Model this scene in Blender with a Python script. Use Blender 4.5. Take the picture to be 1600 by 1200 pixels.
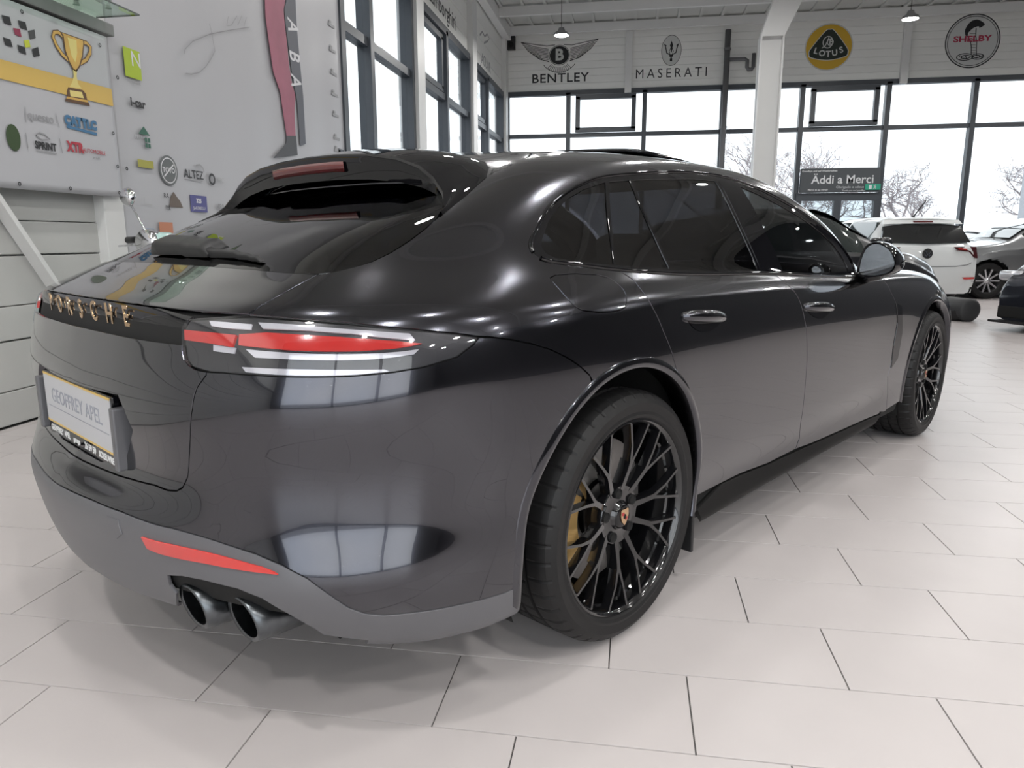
import bpy, bmesh, math, random
import numpy as np
from mathutils import Vector, Matrix
from mathutils.geometry import delaunay_2d_cdt
random.seed(7)
for _o in list(bpy.data.objects): bpy.data.objects.remove(_o)
SC = bpy.context.scene
COL = SC.collection
PI = math.pi

# ---------------------------------------------------------------- camera
CAM_H = 1.1122
PITCH, ROLL, YAW = .1969, -.0027, -.1624
_f = Vector((math.sin(YAW)*math.cos(PITCH), math.cos(YAW)*math.cos(PITCH), -math.sin(PITCH)))
_r = Vector((math.cos(YAW), -math.sin(YAW), 0)); _u = _r.cross(_f)
_r2 = _r*math.cos(ROLL) + _u*math.sin(ROLL); _u2 = -_r*math.sin(ROLL) + _u*math.cos(ROLL)
_cd = bpy.data.cameras.new('camera'); _cd.sensor_width = 36; _cd.lens = 1133.99/1600*36; _cd.clip_start = .05; _cd.clip_end = 400
CAM = bpy.data.objects.new('camera', _cd); COL.objects.link(CAM)
CAM.matrix_world = Matrix(((_r2.x, _u2.x, -_f.x, 0), (_r2.y, _u2.y, -_f.y, 0), (_r2.z, _u2.z, -_f.z, CAM_H), (0, 0, 0, 1)))
SC.camera = CAM

# ---------------------------------------------------------------- overcast sky
W = bpy.data.worlds.new('overcast_sky'); SC.world = W; W.use_nodes = True
_n = W.node_tree.nodes; _l = W.node_tree.links
_bg = _n['Background']; _bg.inputs['Strength'].default_value = 2.7
_tc = _n.new('ShaderNodeTexCoord'); _nz = _n.new('ShaderNodeTexNoise'); _nz.inputs['Scale'].default_value = 1.6; _nz.inputs['Detail'].default_value = 3
_cr = _n.new('ShaderNodeValToRGB'); _cr.color_ramp.elements[0].color = (.80, .85, .93, 1); _cr.color_ramp.elements[1].color = (.97, .985, 1, 1)
_cr.color_ramp.elements[0].position = .3; _cr.color_ramp.elements[1].position = .62
_l.new(_tc.outputs['Generated'], _nz.inputs['Vector']); _l.new(_nz.outputs['Fac'], _cr.inputs['Fac']); _l.new(_cr.outputs['Color'], _bg.inputs['Color'])
SC.view_settings.view_transform = 'Standard'; SC.view_settings.look = 'None'; SC.view_settings.gamma = 1
SC.view_settings.use_curve_mapping = False
SC.view_settings.exposure = 0.37
SC.cycles.max_bounces = 8; SC.cycles.transparent_max_bounces = 16
SC.cycles.use_denoising = True
SC.cycles.sample_clamp_indirect = 6

# ---------------------------------------------------------------- helpers
def link(o, parent=None):
    COL.objects.link(o)
    if parent is not None: o.parent = parent
    return o
def tag(o, label=None, cat=None, group=None, kind=None):
    if label: o['label'] = label
    if cat: o['category'] = cat
    if group: o['group'] = group
    if kind: o['kind'] = kind
    return o
def empty(name, loc=(0, 0, 0), rz=0, label=None, cat=None, group=None, parent=None):
    o = bpy.data.objects.new(name, None); o.location = loc; o.rotation_euler = (0, 0, rz); o.empty_display_size = .1
    link(o, parent); return tag(o, label, cat, group)
def mesh(name, verts, faces, mat, parent=None, smooth=False, normals=None, loc=None, rot=None):
    me = bpy.data.meshes.new(name)
    me.from_pydata([tuple(map(float, v)) for v in verts], [], [tuple(int(i) for i in f) for f in faces])
    me.update()
    if isinstance(mat, (list, tuple)):
        for m in mat: me.materials.append(m)
    elif mat: me.materials.append(mat)
    if smooth: me.polygons.foreach_set('use_smooth', [True]*len(me.polygons))
    if normals is not None: me.normals_split_custom_set_from_vertices([tuple(map(float, n)) for n in normals])
    o = bpy.data.objects.new(name, me); link(o, parent)
    if loc: o.location = loc
    if rot: o.rotation_euler = rot
    return o
class MB:
    """collects shapes, then links them as one mesh object"""
    def __init__(s): s.v = []; s.f = []
    def add(s, v, f):
        n = len(s.v); s.v += [tuple(p) for p in v]; s.f += [tuple(i+n for i in q) for q in f]; return s
    def box(s, lo, hi, M=None, bev=0.):
        x0, y0, z0 = lo; x1, y1, z1 = hi
        if bev:
            b = bev; V = []; F = []
            bm = bmesh.new(); bmesh.ops.create_cube(bm, size=1)
            for p in bm.verts: p.co = Vector(((x0+x1)/2+p.co.x*(x1-x0), (y0+y1)/2+p.co.y*(y1-y0), (z0+z1)/2+p.co.z*(z1-z0)))
            bmesh.ops.bevel(bm, geom=list(bm.edges), offset=b, segments=2, affect='EDGES', profile=.6)
            bm.verts.index_update(); V = [p.co.copy() for p in bm.verts]; F = [[q.index for q in f.verts] for f in bm.faces]; bm.free()
        else:
            V = [Vector(p) for p in ((x0,y0,z0),(x1,y0,z0),(x1,y1,z0),(x0,y1,z0),(x0,y0,z1),(x1,y0,z1),(x1,y1,z1),(x0,y1,z1))]
            F = [(0,3,2,1),(4,5,6,7),(0,1,5,4),(1,2,6,5),(2,3,7,6),(3,0,4,7)]
        if M is not None: V = [M @ p for p in V]
        return s.add(V, F)
    def bar(s, a, b, w, h=None, up=(0, 0, 1)):
        a = Vector(a); b = Vector(b); h = h or w; d = (b-a).normalized(); u = Vector(up)
        if abs(d.dot(u)) > .98: u = Vector((1, 0, 0))
        r = d.cross(u).normalized()*w/2; t = r.cross(d).normalized()*h/2
        V = [p+i*r+j*t for p in (a, b) for i, j in ((-1,-1),(1,-1),(1,1),(-1,1))]
        return s.add(V, [(3,2,1,0),(4,5,6,7),(0,1,5,4),(1,2,6,5),(2,3,7,6),(3,0,4,7)])
    def tube(s, pts, rad, n=12, cap=True):
        pts = [Vector(p) for p in pts]; R = rad if isinstance(rad, (list, tuple)) else [rad]*len(pts)
        V = []; F = []; prev = None
        for i, p in enumerate(pts):
            d = (pts[min(i+1, len(pts)-1)] - pts[max(i-1, 0)]).normalized()
            if prev is None:
                a = Vector((0, 0, 1)) if abs(d.z) < .9 else Vector((1, 0, 0)); x = d.cross(a).normalized()
            else: x = (prev - d*prev.dot(d)).normalized()
            prev = x; y = d.cross(x)
            for k in range(n):
                t = 2*PI*k/n; V.append(p + (x*math.cos(t) + y*math.sin(t))*R[i])
        for i in range(len(pts)-1):
            for k in range(n):
                k2 = (k+1) % n; F.append((i*n+k, i*n+k2, (i+1)*n+k2, (i+1)*n+k))
        if cap: F.append(tuple(range(n))[::-1]); F.append(tuple((len(pts)-1)*n+k for k in range(n)))
        return s.add(V, F)
    def lathe(s, prof, n=48, axis='y', c=(0, 0, 0), closed=False):
        V = []; F = []; m = len(prof); c = Vector(c)
        for k in range(n):
            t = 2*PI*k/n; C_, S_ = math.cos(t), math.sin(t)
            for (r, h) in prof:
                V.append(c + (Vector((r*C_, h, r*S_)) if axis == 'y' else Vector((r*C_, r*S_, h)) if axis == 'z' else Vector((h, r*C_, r*S_))))
        for k in range(n):
            k2 = (k+1) % n
            for i in range(m if closed else m-1):
                j = (i+1) % m; F.append((k*m+i, k*m+j, k2*m+j, k2*m+i))
        return s.add(V, F)
    def prism(s, poly, h0, h1, frame=None):
        """2-D outline extruded between two heights; frame maps (a, b, h) to a point"""
        fr = frame or (lambda a, b, h: Vector((a, b, h))); n = len(poly)
        tris = delaunay_fill(poly)
        P2, T = tris
        V = [fr(a, b, h0) for a, b in P2] + [fr(a, b, h1) for a, b in P2]; m = len(P2)
        F = [t for t in T] + [tuple(i+m for i in t[::-1]) for t in T]
        F = [t[::-1] for t in F]
        F += [(i, (i+1) % n, (i+1) % n + m, i+m) for i in range(n)]
        return s.add(V, F)
    def build(s, name, mat, parent=None, smooth=False, loc=None, rot=None, auto=None):
        o = mesh(name, s.v, s.f, mat, parent, smooth, loc=loc, rot=rot)
        if auto: sharpen(o.data, auto)
        return o
def sharpen(me, deg=35):
    bm = bmesh.new(); bm.from_mesh(me)
    bmesh.ops.recalc_face_normals(bm, faces=bm.faces)
    for f in bm.faces: f.smooth = True
    c = math.radians(deg)
    for e in bm.edges:
        e.smooth = not (len(e.link_faces) != 2 or e.calc_face_angle(0) > c)
    bm.to_mesh(me); bm.free()
def area2(p): return .5*sum(p[i][0]*p[(i+1) % len(p)][1] - p[(i+1) % len(p)][0]*p[i][1] for i in range(len(p)))
def delaunay_fill(poly):
    from mathutils.geometry import tessellate_polygon
    T = tessellate_polygon([[Vector((a, b, 0)) for a, b in poly]])
    T = [tuple(t) for t in T]
    out = []
    for t in T:
        a = area2([poly[i] for i in t]); out.append(t if a > 0 else t[::-1])
    return poly, out
def inside(poly, P):
    poly = np.asarray(poly); P = np.asarray(P); r = np.zeros(len(P), bool); n = len(poly)
    x, y = P[:, 0], P[:, 1]
    for i in range(n):
        x0, y0 = poly[i]; x1, y1 = poly[(i+1) % n]
        c = ((y0 > y) != (y1 > y)) & (x < (x1-x0)*(y-y0)/((y1-y0) if abs(y1-y0) > 1e-12 else 1e-12) + x0)
        r ^= c
    return r
def smooth_loop(pts, n):
    """closed Catmull-Rom through the points"""
    P = [np.array(p, float) for p in pts]; m = len(P); out = []
    for i in range(m):
        a, b, c, d = P[i-1], P[i], P[(i+1) % m], P[(i+2) % m]
        for k in range(n):
            t = k/n
            out.append(.5*(2*b + (c-a)*t + (2*a-5*b+4*c-d)*t*t + (3*b-a-3*c+d)*t**3))
    return [tuple(p) for p in out]

# ---------------------------------------------------------------- materials
def mat(name, col, rough=.5, metal=0., coat=0., spec=.5, noise=None, bump=None, emit=None, trans=None, coat_rough=.03):
    m = bpy.data.materials.new(name); m.use_nodes = True; t = m.node_tree; b = t.nodes['Principled BSDF']
    b.inputs['Base Color'].default_value = (*col, 1); b.inputs['Roughness'].default_value = rough; b.inputs['Metallic'].default_value = metal
    b.inputs['Coat Weight'].default_value = coat; b.inputs['Coat Roughness'].default_value = coat_rough; b.inputs['Specular IOR Level'].default_value = spec
    if emit: b.inputs['Emission Color'].default_value = (*emit[:3], 1); b.inputs['Emission Strength'].default_value = emit[3]
    if noise or bump:
        tc = t.nodes.new('ShaderNodeTexCoord')
    if noise:
        sc, amt = noise
        nz = t.nodes.new('ShaderNodeTexNoise'); nz.inputs['Scale'].default_value = sc; nz.inputs['Detail'].default_value = 5
        t.links.new(tc.outputs['Object'], nz.inputs['Vector'])
        mx = t.nodes.new('ShaderNodeMix'); mx.data_type = 'RGBA'
        mx.inputs[6].default_value = (*[c*(1-amt) for c in col], 1); mx.inputs[7].default_value = (*[min(1, c*(1+amt)) for c in col], 1)
        t.links.new(nz.outputs['Fac'], mx.inputs[0]); t.links.new(mx.outputs[2], b.inputs['Base Color'])
    if bump:
        sc, st = bump
        nz = t.nodes.new('ShaderNodeTexNoise'); nz.inputs['Scale'].default_value = sc; nz.inputs['Detail'].default_value = 3
        t.links.new(tc.outputs['Object'], nz.inputs['Vector'])
        bp = t.nodes.new('ShaderNodeBump'); bp.inputs['Strength'].default_value = st; bp.inputs['Distance'].default_value = .004
        t.links.new(nz.outputs['Fac'], bp.inputs['Height']); t.links.new(bp.outputs['Normal'], b.inputs['Normal'])
    return m
def glassmat(name, tint=(1, 1, 1), rough=0., ior=1.45, refl=1.):
    """thin pane: tinted transparency under a fresnel reflection"""
    m = bpy.data.materials.new(name); m.use_nodes = True; t = m.node_tree; t.nodes.clear()
    o = t.nodes.new('ShaderNodeOutputMaterial'); mx = t.nodes.new('ShaderNodeMixShader'); tr = t.nodes.new('ShaderNodeBsdfTransparent'); gl = t.nodes.new('ShaderNodeBsdfGlossy'); fr = t.nodes.new('ShaderNodeFresnel')
    tr.inputs['Color'].default_value = (*tint, 1); gl.inputs['Roughness'].default_value = rough; gl.inputs['Color'].default_value = (refl, refl, refl, 1); fr.inputs['IOR'].default_value = ior
    ge = t.nodes.new('ShaderNodeNewGeometry'); mi = t.nodes.new('ShaderNodeMix'); mi.inputs[2].default_value = ior; mi.inputs[3].default_value = 1/ior
    t.links.new(ge.outputs['Backfacing'], mi.inputs[0]); t.links.new(mi.outputs[0], fr.inputs['IOR'])      # same reflection from either face of the pane
    t.links.new(fr.outputs[0], mx.inputs[0]); t.links.new(tr.outputs[0], mx.inputs[1]); t.links.new(gl.outputs[0], mx.inputs[2]); t.links.new(mx.outputs[0], o.inputs['Surface'])
    return m
M = {}
M['paint'] = mat('grey_metallic_paint', (.056, .057, .068), .16, 1., 1., noise=(900., .2), coat_rough=.01)
M['gloss_black'] = mat('gloss_black', (.004, .004, .005), .5, 0, 1., spec=.0, coat_rough=.01)
M['mirror'] = mat('dark_mirror', (.30, .31, .32), .04, 1.)
M['black_plastic'] = mat('black_plastic', (.012, .012, .013), .45)
M['satin_grey'] = mat('satin_grey_plastic', (.115, .115, .124), .40, .2, .1, bump=(900, .05))
M['gap'] = mat('shut_line_black', (.002, .002, .002), .8)
M['sill'] = mat('sill_black', (.005, .005, .005), .5, spec=.15)
M['rubber'] = mat('tyre_rubber', (.010, .0097, .010), .5, spec=.3, noise=(60, .25))
M['rim'] = mat('rim_gloss_black', (.007, .007, .008), .15, .2, 1.)
M['chrome'] = mat('chrome', (.75, .75, .77), .08, 1.)
M['gold'] = mat('gold_letters', (.72, .50, .30), .22, 1.)
M['gold_cal'] = mat('gold_caliper', (.65, .42, .16), .3, .6)
M['steel'] = mat('brushed_steel', (.35, .34, .33), .35, 1.)
M['dark_steel'] = mat('dark_tip_steel', (.13, .14, .15), .3, 1., noise=(40, .4))
M['red'] = mat('red_lens', (.52, .035, .03), .15, 0, 1.)
M['red_dark'] = mat('dark_red_lens', (.10, .004, .006), .12, 0, 1.)
M['clear_lens'] = mat('clear_lens_white', (.62, .62, .65), .12, .3, 1.)
M['lamp_dark'] = mat('lamp_housing_grey', (.035, .035, .038), .3, .3, .6)
M['privacy'] = glassmat('privacy_glass', (.035, .035, .042), ior=1.52)
M['tint'] = glassmat('tinted_glass', (.32, .34, .35), ior=1.52)
M['lens'] = glassmat('lamp_lens', (.88, .88, .9), ior=1.5)
M['seat'] = mat('black_leather', (.012, .012, .013), .5)
M['white'] = mat('white_paint', (.78, .78, .78), .4, 0, .3)
M['print_black'] = mat('print_black', (.015, .015, .017), .45)

# ---------------------------------------------------------------- showroom shell
XL, XR, YB, YF, ZC = -3.69, 13.5, -5.5, 21.2, 6.8
M['tile'] = mat('greige_porcelain', (.53, .492, .486), .33, spec=.45, noise=(3.2, .07), bump=(35, .03))
M['grout'] = mat('dark_grout', (.085, .08, .078), .8)
M['clad'] = mat('light_grey_cladding', (.80, .80, .77), .45, noise=(1.5, .05))
M['steel_white'] = mat('white_steel', (.66, .66, .65), .45, noise=(2, .04))
M['frame'] = mat('anthracite_frame', (.045, .052, .062), .4)
M['deck_roof'] = mat('roof_deck', (.50, .505, .485), .5, noise=(1, .05))
M['pane'] = glassmat('window_glass', (.74, .765, .775)); M['pane_clear'] = glassmat('clear_window_glass', (.97, .98, .98))
M['door_white'] = mat('garage_door_white', (.47, .47, .455), .5, noise=(4, .05))
M['vinyl'] = mat('white_vinyl', (.44, .44, .46), .38, noise=(.8, .05))
M['outdoor'] = mat('wet_asphalt', (.25, .25, .26), .7, noise=(2, .2))

def structure(o): o['kind'] = 'structure'; return o
FL = structure(MB().box((XL-.3, YB-.3, -.25), (XR+.3, YF+.3, -.0035)).build('floor', M['grout']))
# porcelain tiles, 60 x 30 cm, laid in a third bond
def tile_mesh(x0, x1, y0, y1):
    b = .0011; g = .0010
    V = [(x0+g, y0+g, -.006), (x1-g, y0+g, -.006), (x1-g, y1-g, -.006), (x0+g, y1-g, -.006)]
    V += [(x0+g+b, y0+g+b, 0), (x1-g-b, y0+g+b, 0), (x1-g-b, y1-g-b, 0), (x0+g+b, y1-g-b, 0)]
    return V, [(4, 5, 6, 7), (0, 1, 5, 4), (1, 2, 6, 5), (2, 3, 7, 6), (3, 0, 4, 7)]
_inv = CAM.matrix_world.inverted()
def to_px(p):
    q = _inv @ Vector(p)
    if q.z > -.05: return None
    return 800 + 1133.99*q.x/-q.z, 600 - 1133.99*q.y/-q.z
tiles = []
for r in range(int((YB-1.4511)/.3)-1, int((YF-1.4511)/.3)+1):
    y0 = 1.4511 + .3*r; sh = (-r/3) % 1
    for k in range(-8, 28):
        x0 = -1.63 + .6*(k + sh)
        if x0+.6 < XL+.002 or x0 > XR or y0 < YB or y0+.3 > YF: continue
        a = 0.
        c = [to_px((x, y, 0)) for x, y in ((x0, y0), (x0+.6, y0), (x0+.6, y0+.3), (x0, y0+.3))]
        if all(c) and x0 > XL:
            m = (sum(p[0] for p in c)/4, sum(p[1] for p in c)/4)
            vis = any(0 <= p[0] <= 1600 and 0 <= p[1] <= 1200 for p in c)
            cx, cy = x0+.3+.7713, y0+.15-2.4567; lx = cx*.5633+cy*.8263; ly = -cx*.8263+cy*.5633
            hid = (-.75 < lx < 3.4 and -.6 < ly < .95) or ly > .2 and lx > -.6 and m[0] < 1480
            if vis and not hid: a = abs(area2(c))
        tiles.append((a, x0, y0))
tiles.sort(key=lambda t: -t[0])
_tm = bpy.data.meshes.new('floor_tile'); _v, _f2 = tile_mesh(0, .6, 0, .3); _tm.from_pydata(_v, [], _f2); _tm.materials.append(M['tile'])
for a, x0, y0 in tiles[:300]:
    if a < 40: break
    o = bpy.data.objects.new('floor_tile', _tm); o.location = (x0, y0, 0); link(o, FL)
rest = MB()
_n300 = sum(1 for t in tiles[:300] if t[0] >= 40)
for a, x0, y0 in tiles[_n300:]: rest.add(*tile_mesh(max(x0, XL), min(x0+.6, XR), y0, y0+.3))
_o = rest.build('floor_tile_field', M['tile'], FL); _o['kind'] = 'stuff'

# ---- left wall -------------------------------------------------------------
WL = structure(MB().box((XL-.25, YB, 5.02), (XL, YF, ZC)).box((XL-.25, 4.86, 0), (XL, YF, .35)).box((XL-.25, 4.86, .35), (XL, 9.2, 5.02)).box((XL-.25, YB, 2.55), (XL, 4.86, 5.02)).build('wall_left', M['clad']))
for i in range(5): MB().box((XL, 9.2, 5.04+i*.35), (XL+.012, YF, 5.04+i*.35+.335)).build('cladding_plank', M['clad'], WL)
# sectional door in the left wall
SD = structure(MB().box((XL-.2, YB, 0), (XL-.06, 4.74, 2.6)).build('door_1', M['door_white']))
for i in range(5):
    z0 = .01 + i*.51
    MB().box((XL-.07, YB+.1, z0), (XL-.012, 4.72, z0+.20), bev=.006).build('door_panel', M['door_white'], SD)
    MB().box((XL-.07, YB+.1, z0+.205), (XL-.018, 4.72, z0+.50), bev=.006).build('door_panel', M['door_white'], SD)
structure(MB().box((XL-.1, 4.66, 0), (XL+.06, 4.86, 2.7), bev=.006).build('trim_1', M['steel_white']))
structure(MB().box((XL-.1, YB, 2.49), (XL+.115, 4.88, 2.57), bev=.01).build('trim_2', mat('grey_trim', (.20, .205, .20), .5)))
# glazing of the left wall
def window(name, x0, x1, z0, z1, mull, trans, frame_w, frame_d, place, panes_mat=None):
    """place(a, d, z) maps along-wall, depth, height; mull / trans are interior bar positions"""
    xs = [x0] + list(mull) + [x1]; zs = [z0] + list(trans) + [z1]; Wn = None
    def pb(a0, a1, d0, d1, c0, c1): 
        p = place(a0, d0, c0); q = place(a1, d1, c1); return tuple(min(i, j) for i, j in zip(p, q)), tuple(max(i, j) for i, j in zip(p, q))
    b = MB()
    for x in (x0, x1): b.box(*pb(x-frame_w/2, x+frame_w/2, 0, frame_d, z0, z1))
    for z in (z0, z1): b.box(*pb(x0, x1, 0, frame_d, z-frame_w/2, z+frame_w/2))
    Wn = structure(b.build(name, M['frame']))
    for x in mull: MB().box(*pb(x-frame_w/2, x+frame_w/2, 0, frame_d, z0, z1)).build('mullion', M['frame'], Wn)
    for i in range(len(xs)-1):
        for z in trans: MB().box(*pb(xs[i]+frame_w/2, xs[i+1]-frame_w/2, 0, frame_d*.8, z-frame_w*.42, z+frame_w*.42)).build('transom', M['frame'], Wn)
        for j in range(len(zs)-1): MB().box(*pb(xs[i]+frame_w*.4, xs[i+1]-frame_w*.4, frame_d*.45, frame_d*.45+.012, zs[j]+frame_w*.4, zs[j+1]-frame_w*.4)).build('pane', panes_mat or M['pane'], Wn)
    return Wn
PLW = lambda a, d, z: (XL-.12+d, a, z)
window('window_1', 9.2, 12.2, .4, 5.0, [10.25], [3.76], .14, .2, PLW)
w2 = window('window_2', 12.75, 16.5, .4, 5.0, [14.5], [3.80], .14, .2, PLW)
w3 = window('window_3', 17.05, 20.75, .4, 5.0, [18.6], [3.80], .14, .2, PLW)
for w, a, b in ((w2, 12.9, 14.35), (w3, 17.2, 18.45)):
    m = MB()
    for z in (3.93, 4.86): m.box((XL-.06, a, z-.05), (XL+.03, b, z+.05))
    for y in (a+.05, b-.05): m.box((XL-.06, y-.05, 3.93), (XL+.03, y+.05, 4.86))
    m.build('opening_sash', M['frame'], w)
for k, (a, b) in enumerate(((12.25, 12.68), (16.55, 16.98), (20.8, 21.2))): structure(MB().box((XL-.2, a, 0), (XL+.14, b, ZC)).build('trim_%d' % (3+k), M['steel_white']))
# ---- far wall --------------------------------------------------------------
WF = structure(MB().box((XL-.25, YF, 5.12), (XR, YF+.25, ZC)).box((XL-.25, YF, 0), (XR, YF+.25, .12)).build('wall_far', M['clad']))
for i in range(9):
    z0 = 5.13 + i*.186
    MB().box((XL, YF-.014, z0), (XR, YF, z0+.178)).build('cladding_plank', M['clad'], WF)
PFW = lambda a, d, z: (a, YF+.14-d, z)
wf = window('window_4', XL+.1, XR-.1, .12, 5.07, [-1.87, .21, 2.27, 4.30, 6.42, 8.49, 10.6, 12.4], [3.95], .12, .2, PFW)
for a, b in ((-1.66, -.02), (4.50, 6.18)):
    m = MB()
    for z in (4.07, 4.93): m.box((a, YF-.14, z-.06), (b, YF, z+.06))
    for x in (a+.06, b-.06): m.box((x-.06, YF-.14, 4.07), (x+.06, YF, 4.93))
    m.build('opening_sash', M['frame'], wf)
# entrance door under the sign
de = MB()
de.box((4.30, YF-.1, 2.10), (6.42, YF+.06, 2.30)).box((5.28, YF-.1, .0), (5.46, YF+.06, 2.1)).box((4.32, YF-.1, 0), (4.44, YF+.06, 2.1)).box((6.28, YF-.1, 0), (6.40, YF+.06, 2.1)).box((4.3, YF-.1, 0), (6.4, YF+.06, .15))
D2 = structure(de.build('door_2', M['frame']))
for a, b in ((4.44, 5.28), (5.46, 6.28)): MB().box((a, YF-.02, .15), (b, YF-.008, 2.1)).build('pane', M['pane'], D2)
# vertical posts on the far wall above the windows
for k, x in enumerate((-.25, 6.72)): structure(MB().box((x-.09, YF-.13, 5.0), (x+.09, YF-.014, ZC)).build('trim_%d' % (6+k), M['steel_white']))
# ---- right and back walls (behind the camera) -------------------------------
structure(MB().box((XR, YB, 0), (XR+.25, YF, ZC)).build('wall_right', mat('grey_wall', (.045, .045, .05), .6, noise=(1.2, .1))))
wb = MB().box((XL-.25, YB-.25, 5.0), (XR, YB, ZC)).box((XL-.25, YB-.25, 0), (-3.0, YB, 5.0)).box((8.2, YB-.25, 0), (XR, YB, 5.0))
structure(wb.build('wall_back', mat('grey_back_wall', (.10, .10, .105), .6, noise=(1.2, .1))))
window('window_5', -3.0, 8.2, .05, 5.0, [.8, 4.5], [], .14, .2, lambda a, d, z: (a, YB-.14+d, z), M['pane_clear'])
# ---- ceiling ---------------------------------------------------------------
CE = structure(MB().box((XL-.25, YB-.25, ZC), (XR+.25, YF+.25, ZC+.15)).build('ceiling', M['deck_roof']))
for i in range(int((XR-XL)/.55)):
    x = XL + .3 + i*.55; MB().box((x-.035, 12.0, ZC-.05), (x+.035, YF, ZC)).build('deck_rib', M['deck_roof'], CE)
for y in (20.9, 19.2, 17.5, 15.0, 12.5, 9.5, 6.5, 3.5, .5, -2.5, -5.5): MB().box((XL, y-.05, ZC-.26), (XR, y+.05, ZC-.05)).build('purlin', M['steel_white'], CE)
MB().box((XL+.05, YB, ZC-.36), (XL+.25, YF, ZC-.06)).build('eaves_beam', M['steel_white'], CE)
# portal frames: posts with raking haunches
for y in (15.0,):
    pc = empty('portal_frame', (2.42, y, 0), 0, 'white steel post with raking haunch standing before the far windows', 'column')
    MB().box((-.21, -.02, 0), (.21, .02, 4.75)).box((-.21, -.15, 0), (-.18, .15, 4.75)).box((.18, -.15, 0), (.21, .15, 4.75)).build('post', M['steel_white'], pc)
    b = MB()
    for dy, t in ((-.02, .04),): pass
    b.add([(-.21, -.15, 4.75), (.21, -.15, 4.75), (1.12, -.15, ZC-.05), (.40, -.15, ZC-.05), (-.21, .15, 4.75), (.21, .15, 4.75), (1.12, .15, ZC-.05), (.40, .15, ZC-.05)],
          [(0, 1, 2, 3), (7, 6, 5, 4), (0, 4, 5, 1), (1, 5, 6, 2), (2, 6, 7, 3), (3, 7, 4, 0)])
    b.build('haunch', M['steel_white'], pc)
    MB().box((-.28, -.2, 0), (.28, .2, .03)).build('base_plate', M['steel_white'], pc)
    MB().bar((-1.0, .2, ZC-.2), (.1, .0, 5.6), .06).build('knee_brace', M['steel_white'], pc)
# rainwater pipe with trap on the far wall
rp = empty('rainwater_pipe', (2.3, YF-.2, 0), 0, 'dark grey rainwater pipe running down the far wall beside the trident logo', 'pipe')
MB().tube([(0, 0, .05), (0, 0, 6.45)], .075, 14).build('downpipe', mat('grey_pipe', (.13, .13, .135), .5), rp, True)
pm = mat('grey_pipe_branch', (.13, .13, .135), .5)
MB().tube([(0, 0, 5.72), (.45, 0, 5.72), (.52, 0, 5.68), (.52, 0, 5.52), (.56, 0, 5.46), (.64, 0, 5.46), (.68, 0, 5.52), (.68, 0, 5.85)], .05, 10).build('trap', pm, rp, True)
for z in (2.2, 4.0, 5.95): MB().tube([(0, 0, z), (0, 0, z+.06)], .09, 14).build('pipe_clip', pm, rp)
# ---- outdoors ----------------------------------------------------------------
structure(MB().box((-70, -60, -.5), (90, 110, -.30)).build('ground_outside', M['outdoor']))

# ---------------------------------------------------------------- high-bay lamps
lamp_em = mat('led_disc', (1, 1, 1), .5, emit=(1, .98, .95, 42))
lamp_body = mat('lamp_body', (.30, .30, .31), .4, .5)
def lamp(x, y, z, lab, watt):
    L_ = empty('high_bay_lamp', (x, y, z), 0, lab, 'lamp', 'LED high-bay lamps')
    MB().lathe([(.001, .16), (.06, .16), (.08, .10), (.15, .06), (.17, .015), (.165, .0), (.15, .008), (.001, .010)], 28, 'z').build('housing', lamp_body, L_, True)
    MB().lathe([(.001, .004), (.15, .004)], 28, 'z').build('led_disc', lamp_em, L_)
    MB().tube([(0, 0, .16), (0, 0, ZC-z-.28)], .006, 6).build('cable', M['black_plastic'], L_)
    d = bpy.data.lights.new('lamp_light', 'AREA'); d.shape = 'DISK'; d.size = .3; d.energy = watt; d.color = (1, .985, .96); d.spread = 3.1
    o = bpy.data.objects.new('lamp_light', d); o.location = (0, 0, -.012); link(o, L_)
_rows = [(17, 'seventh'), (12.6, 'sixth'), (8.4, 'fifth'), (4.6, 'fourth'), (1.6, 'third'), (-.8, 'second'), (-3.2, 'first')]
for y, nm in _rows:
    for x, nx in ((-1.67, 'first'), (1.88, 'second'), (5.43, 'third'), (8.6, 'fourth'), (11.4, 'fifth')):
        if y == 17 and nx == 'first': lab = 'bright hanging lamp above the winged B emblem'
        elif y == 17 and nx == 'third': lab = 'bright hanging lamp between the yellow disc logo and the snake logo'
        elif y == 17 and nx == 'second': continue
        else: lab = 'unseen high-bay lamp overhead, %s row from the camera, %s from the left wall' % (nm, nx)
        lamp(x, y, 5.47, lab, 75 if y > 16 else 26 if y > 10 else 15 if y > 0 else 52)      # stronger rows added behind the camera fill the shadow; end row lifts far wall
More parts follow.
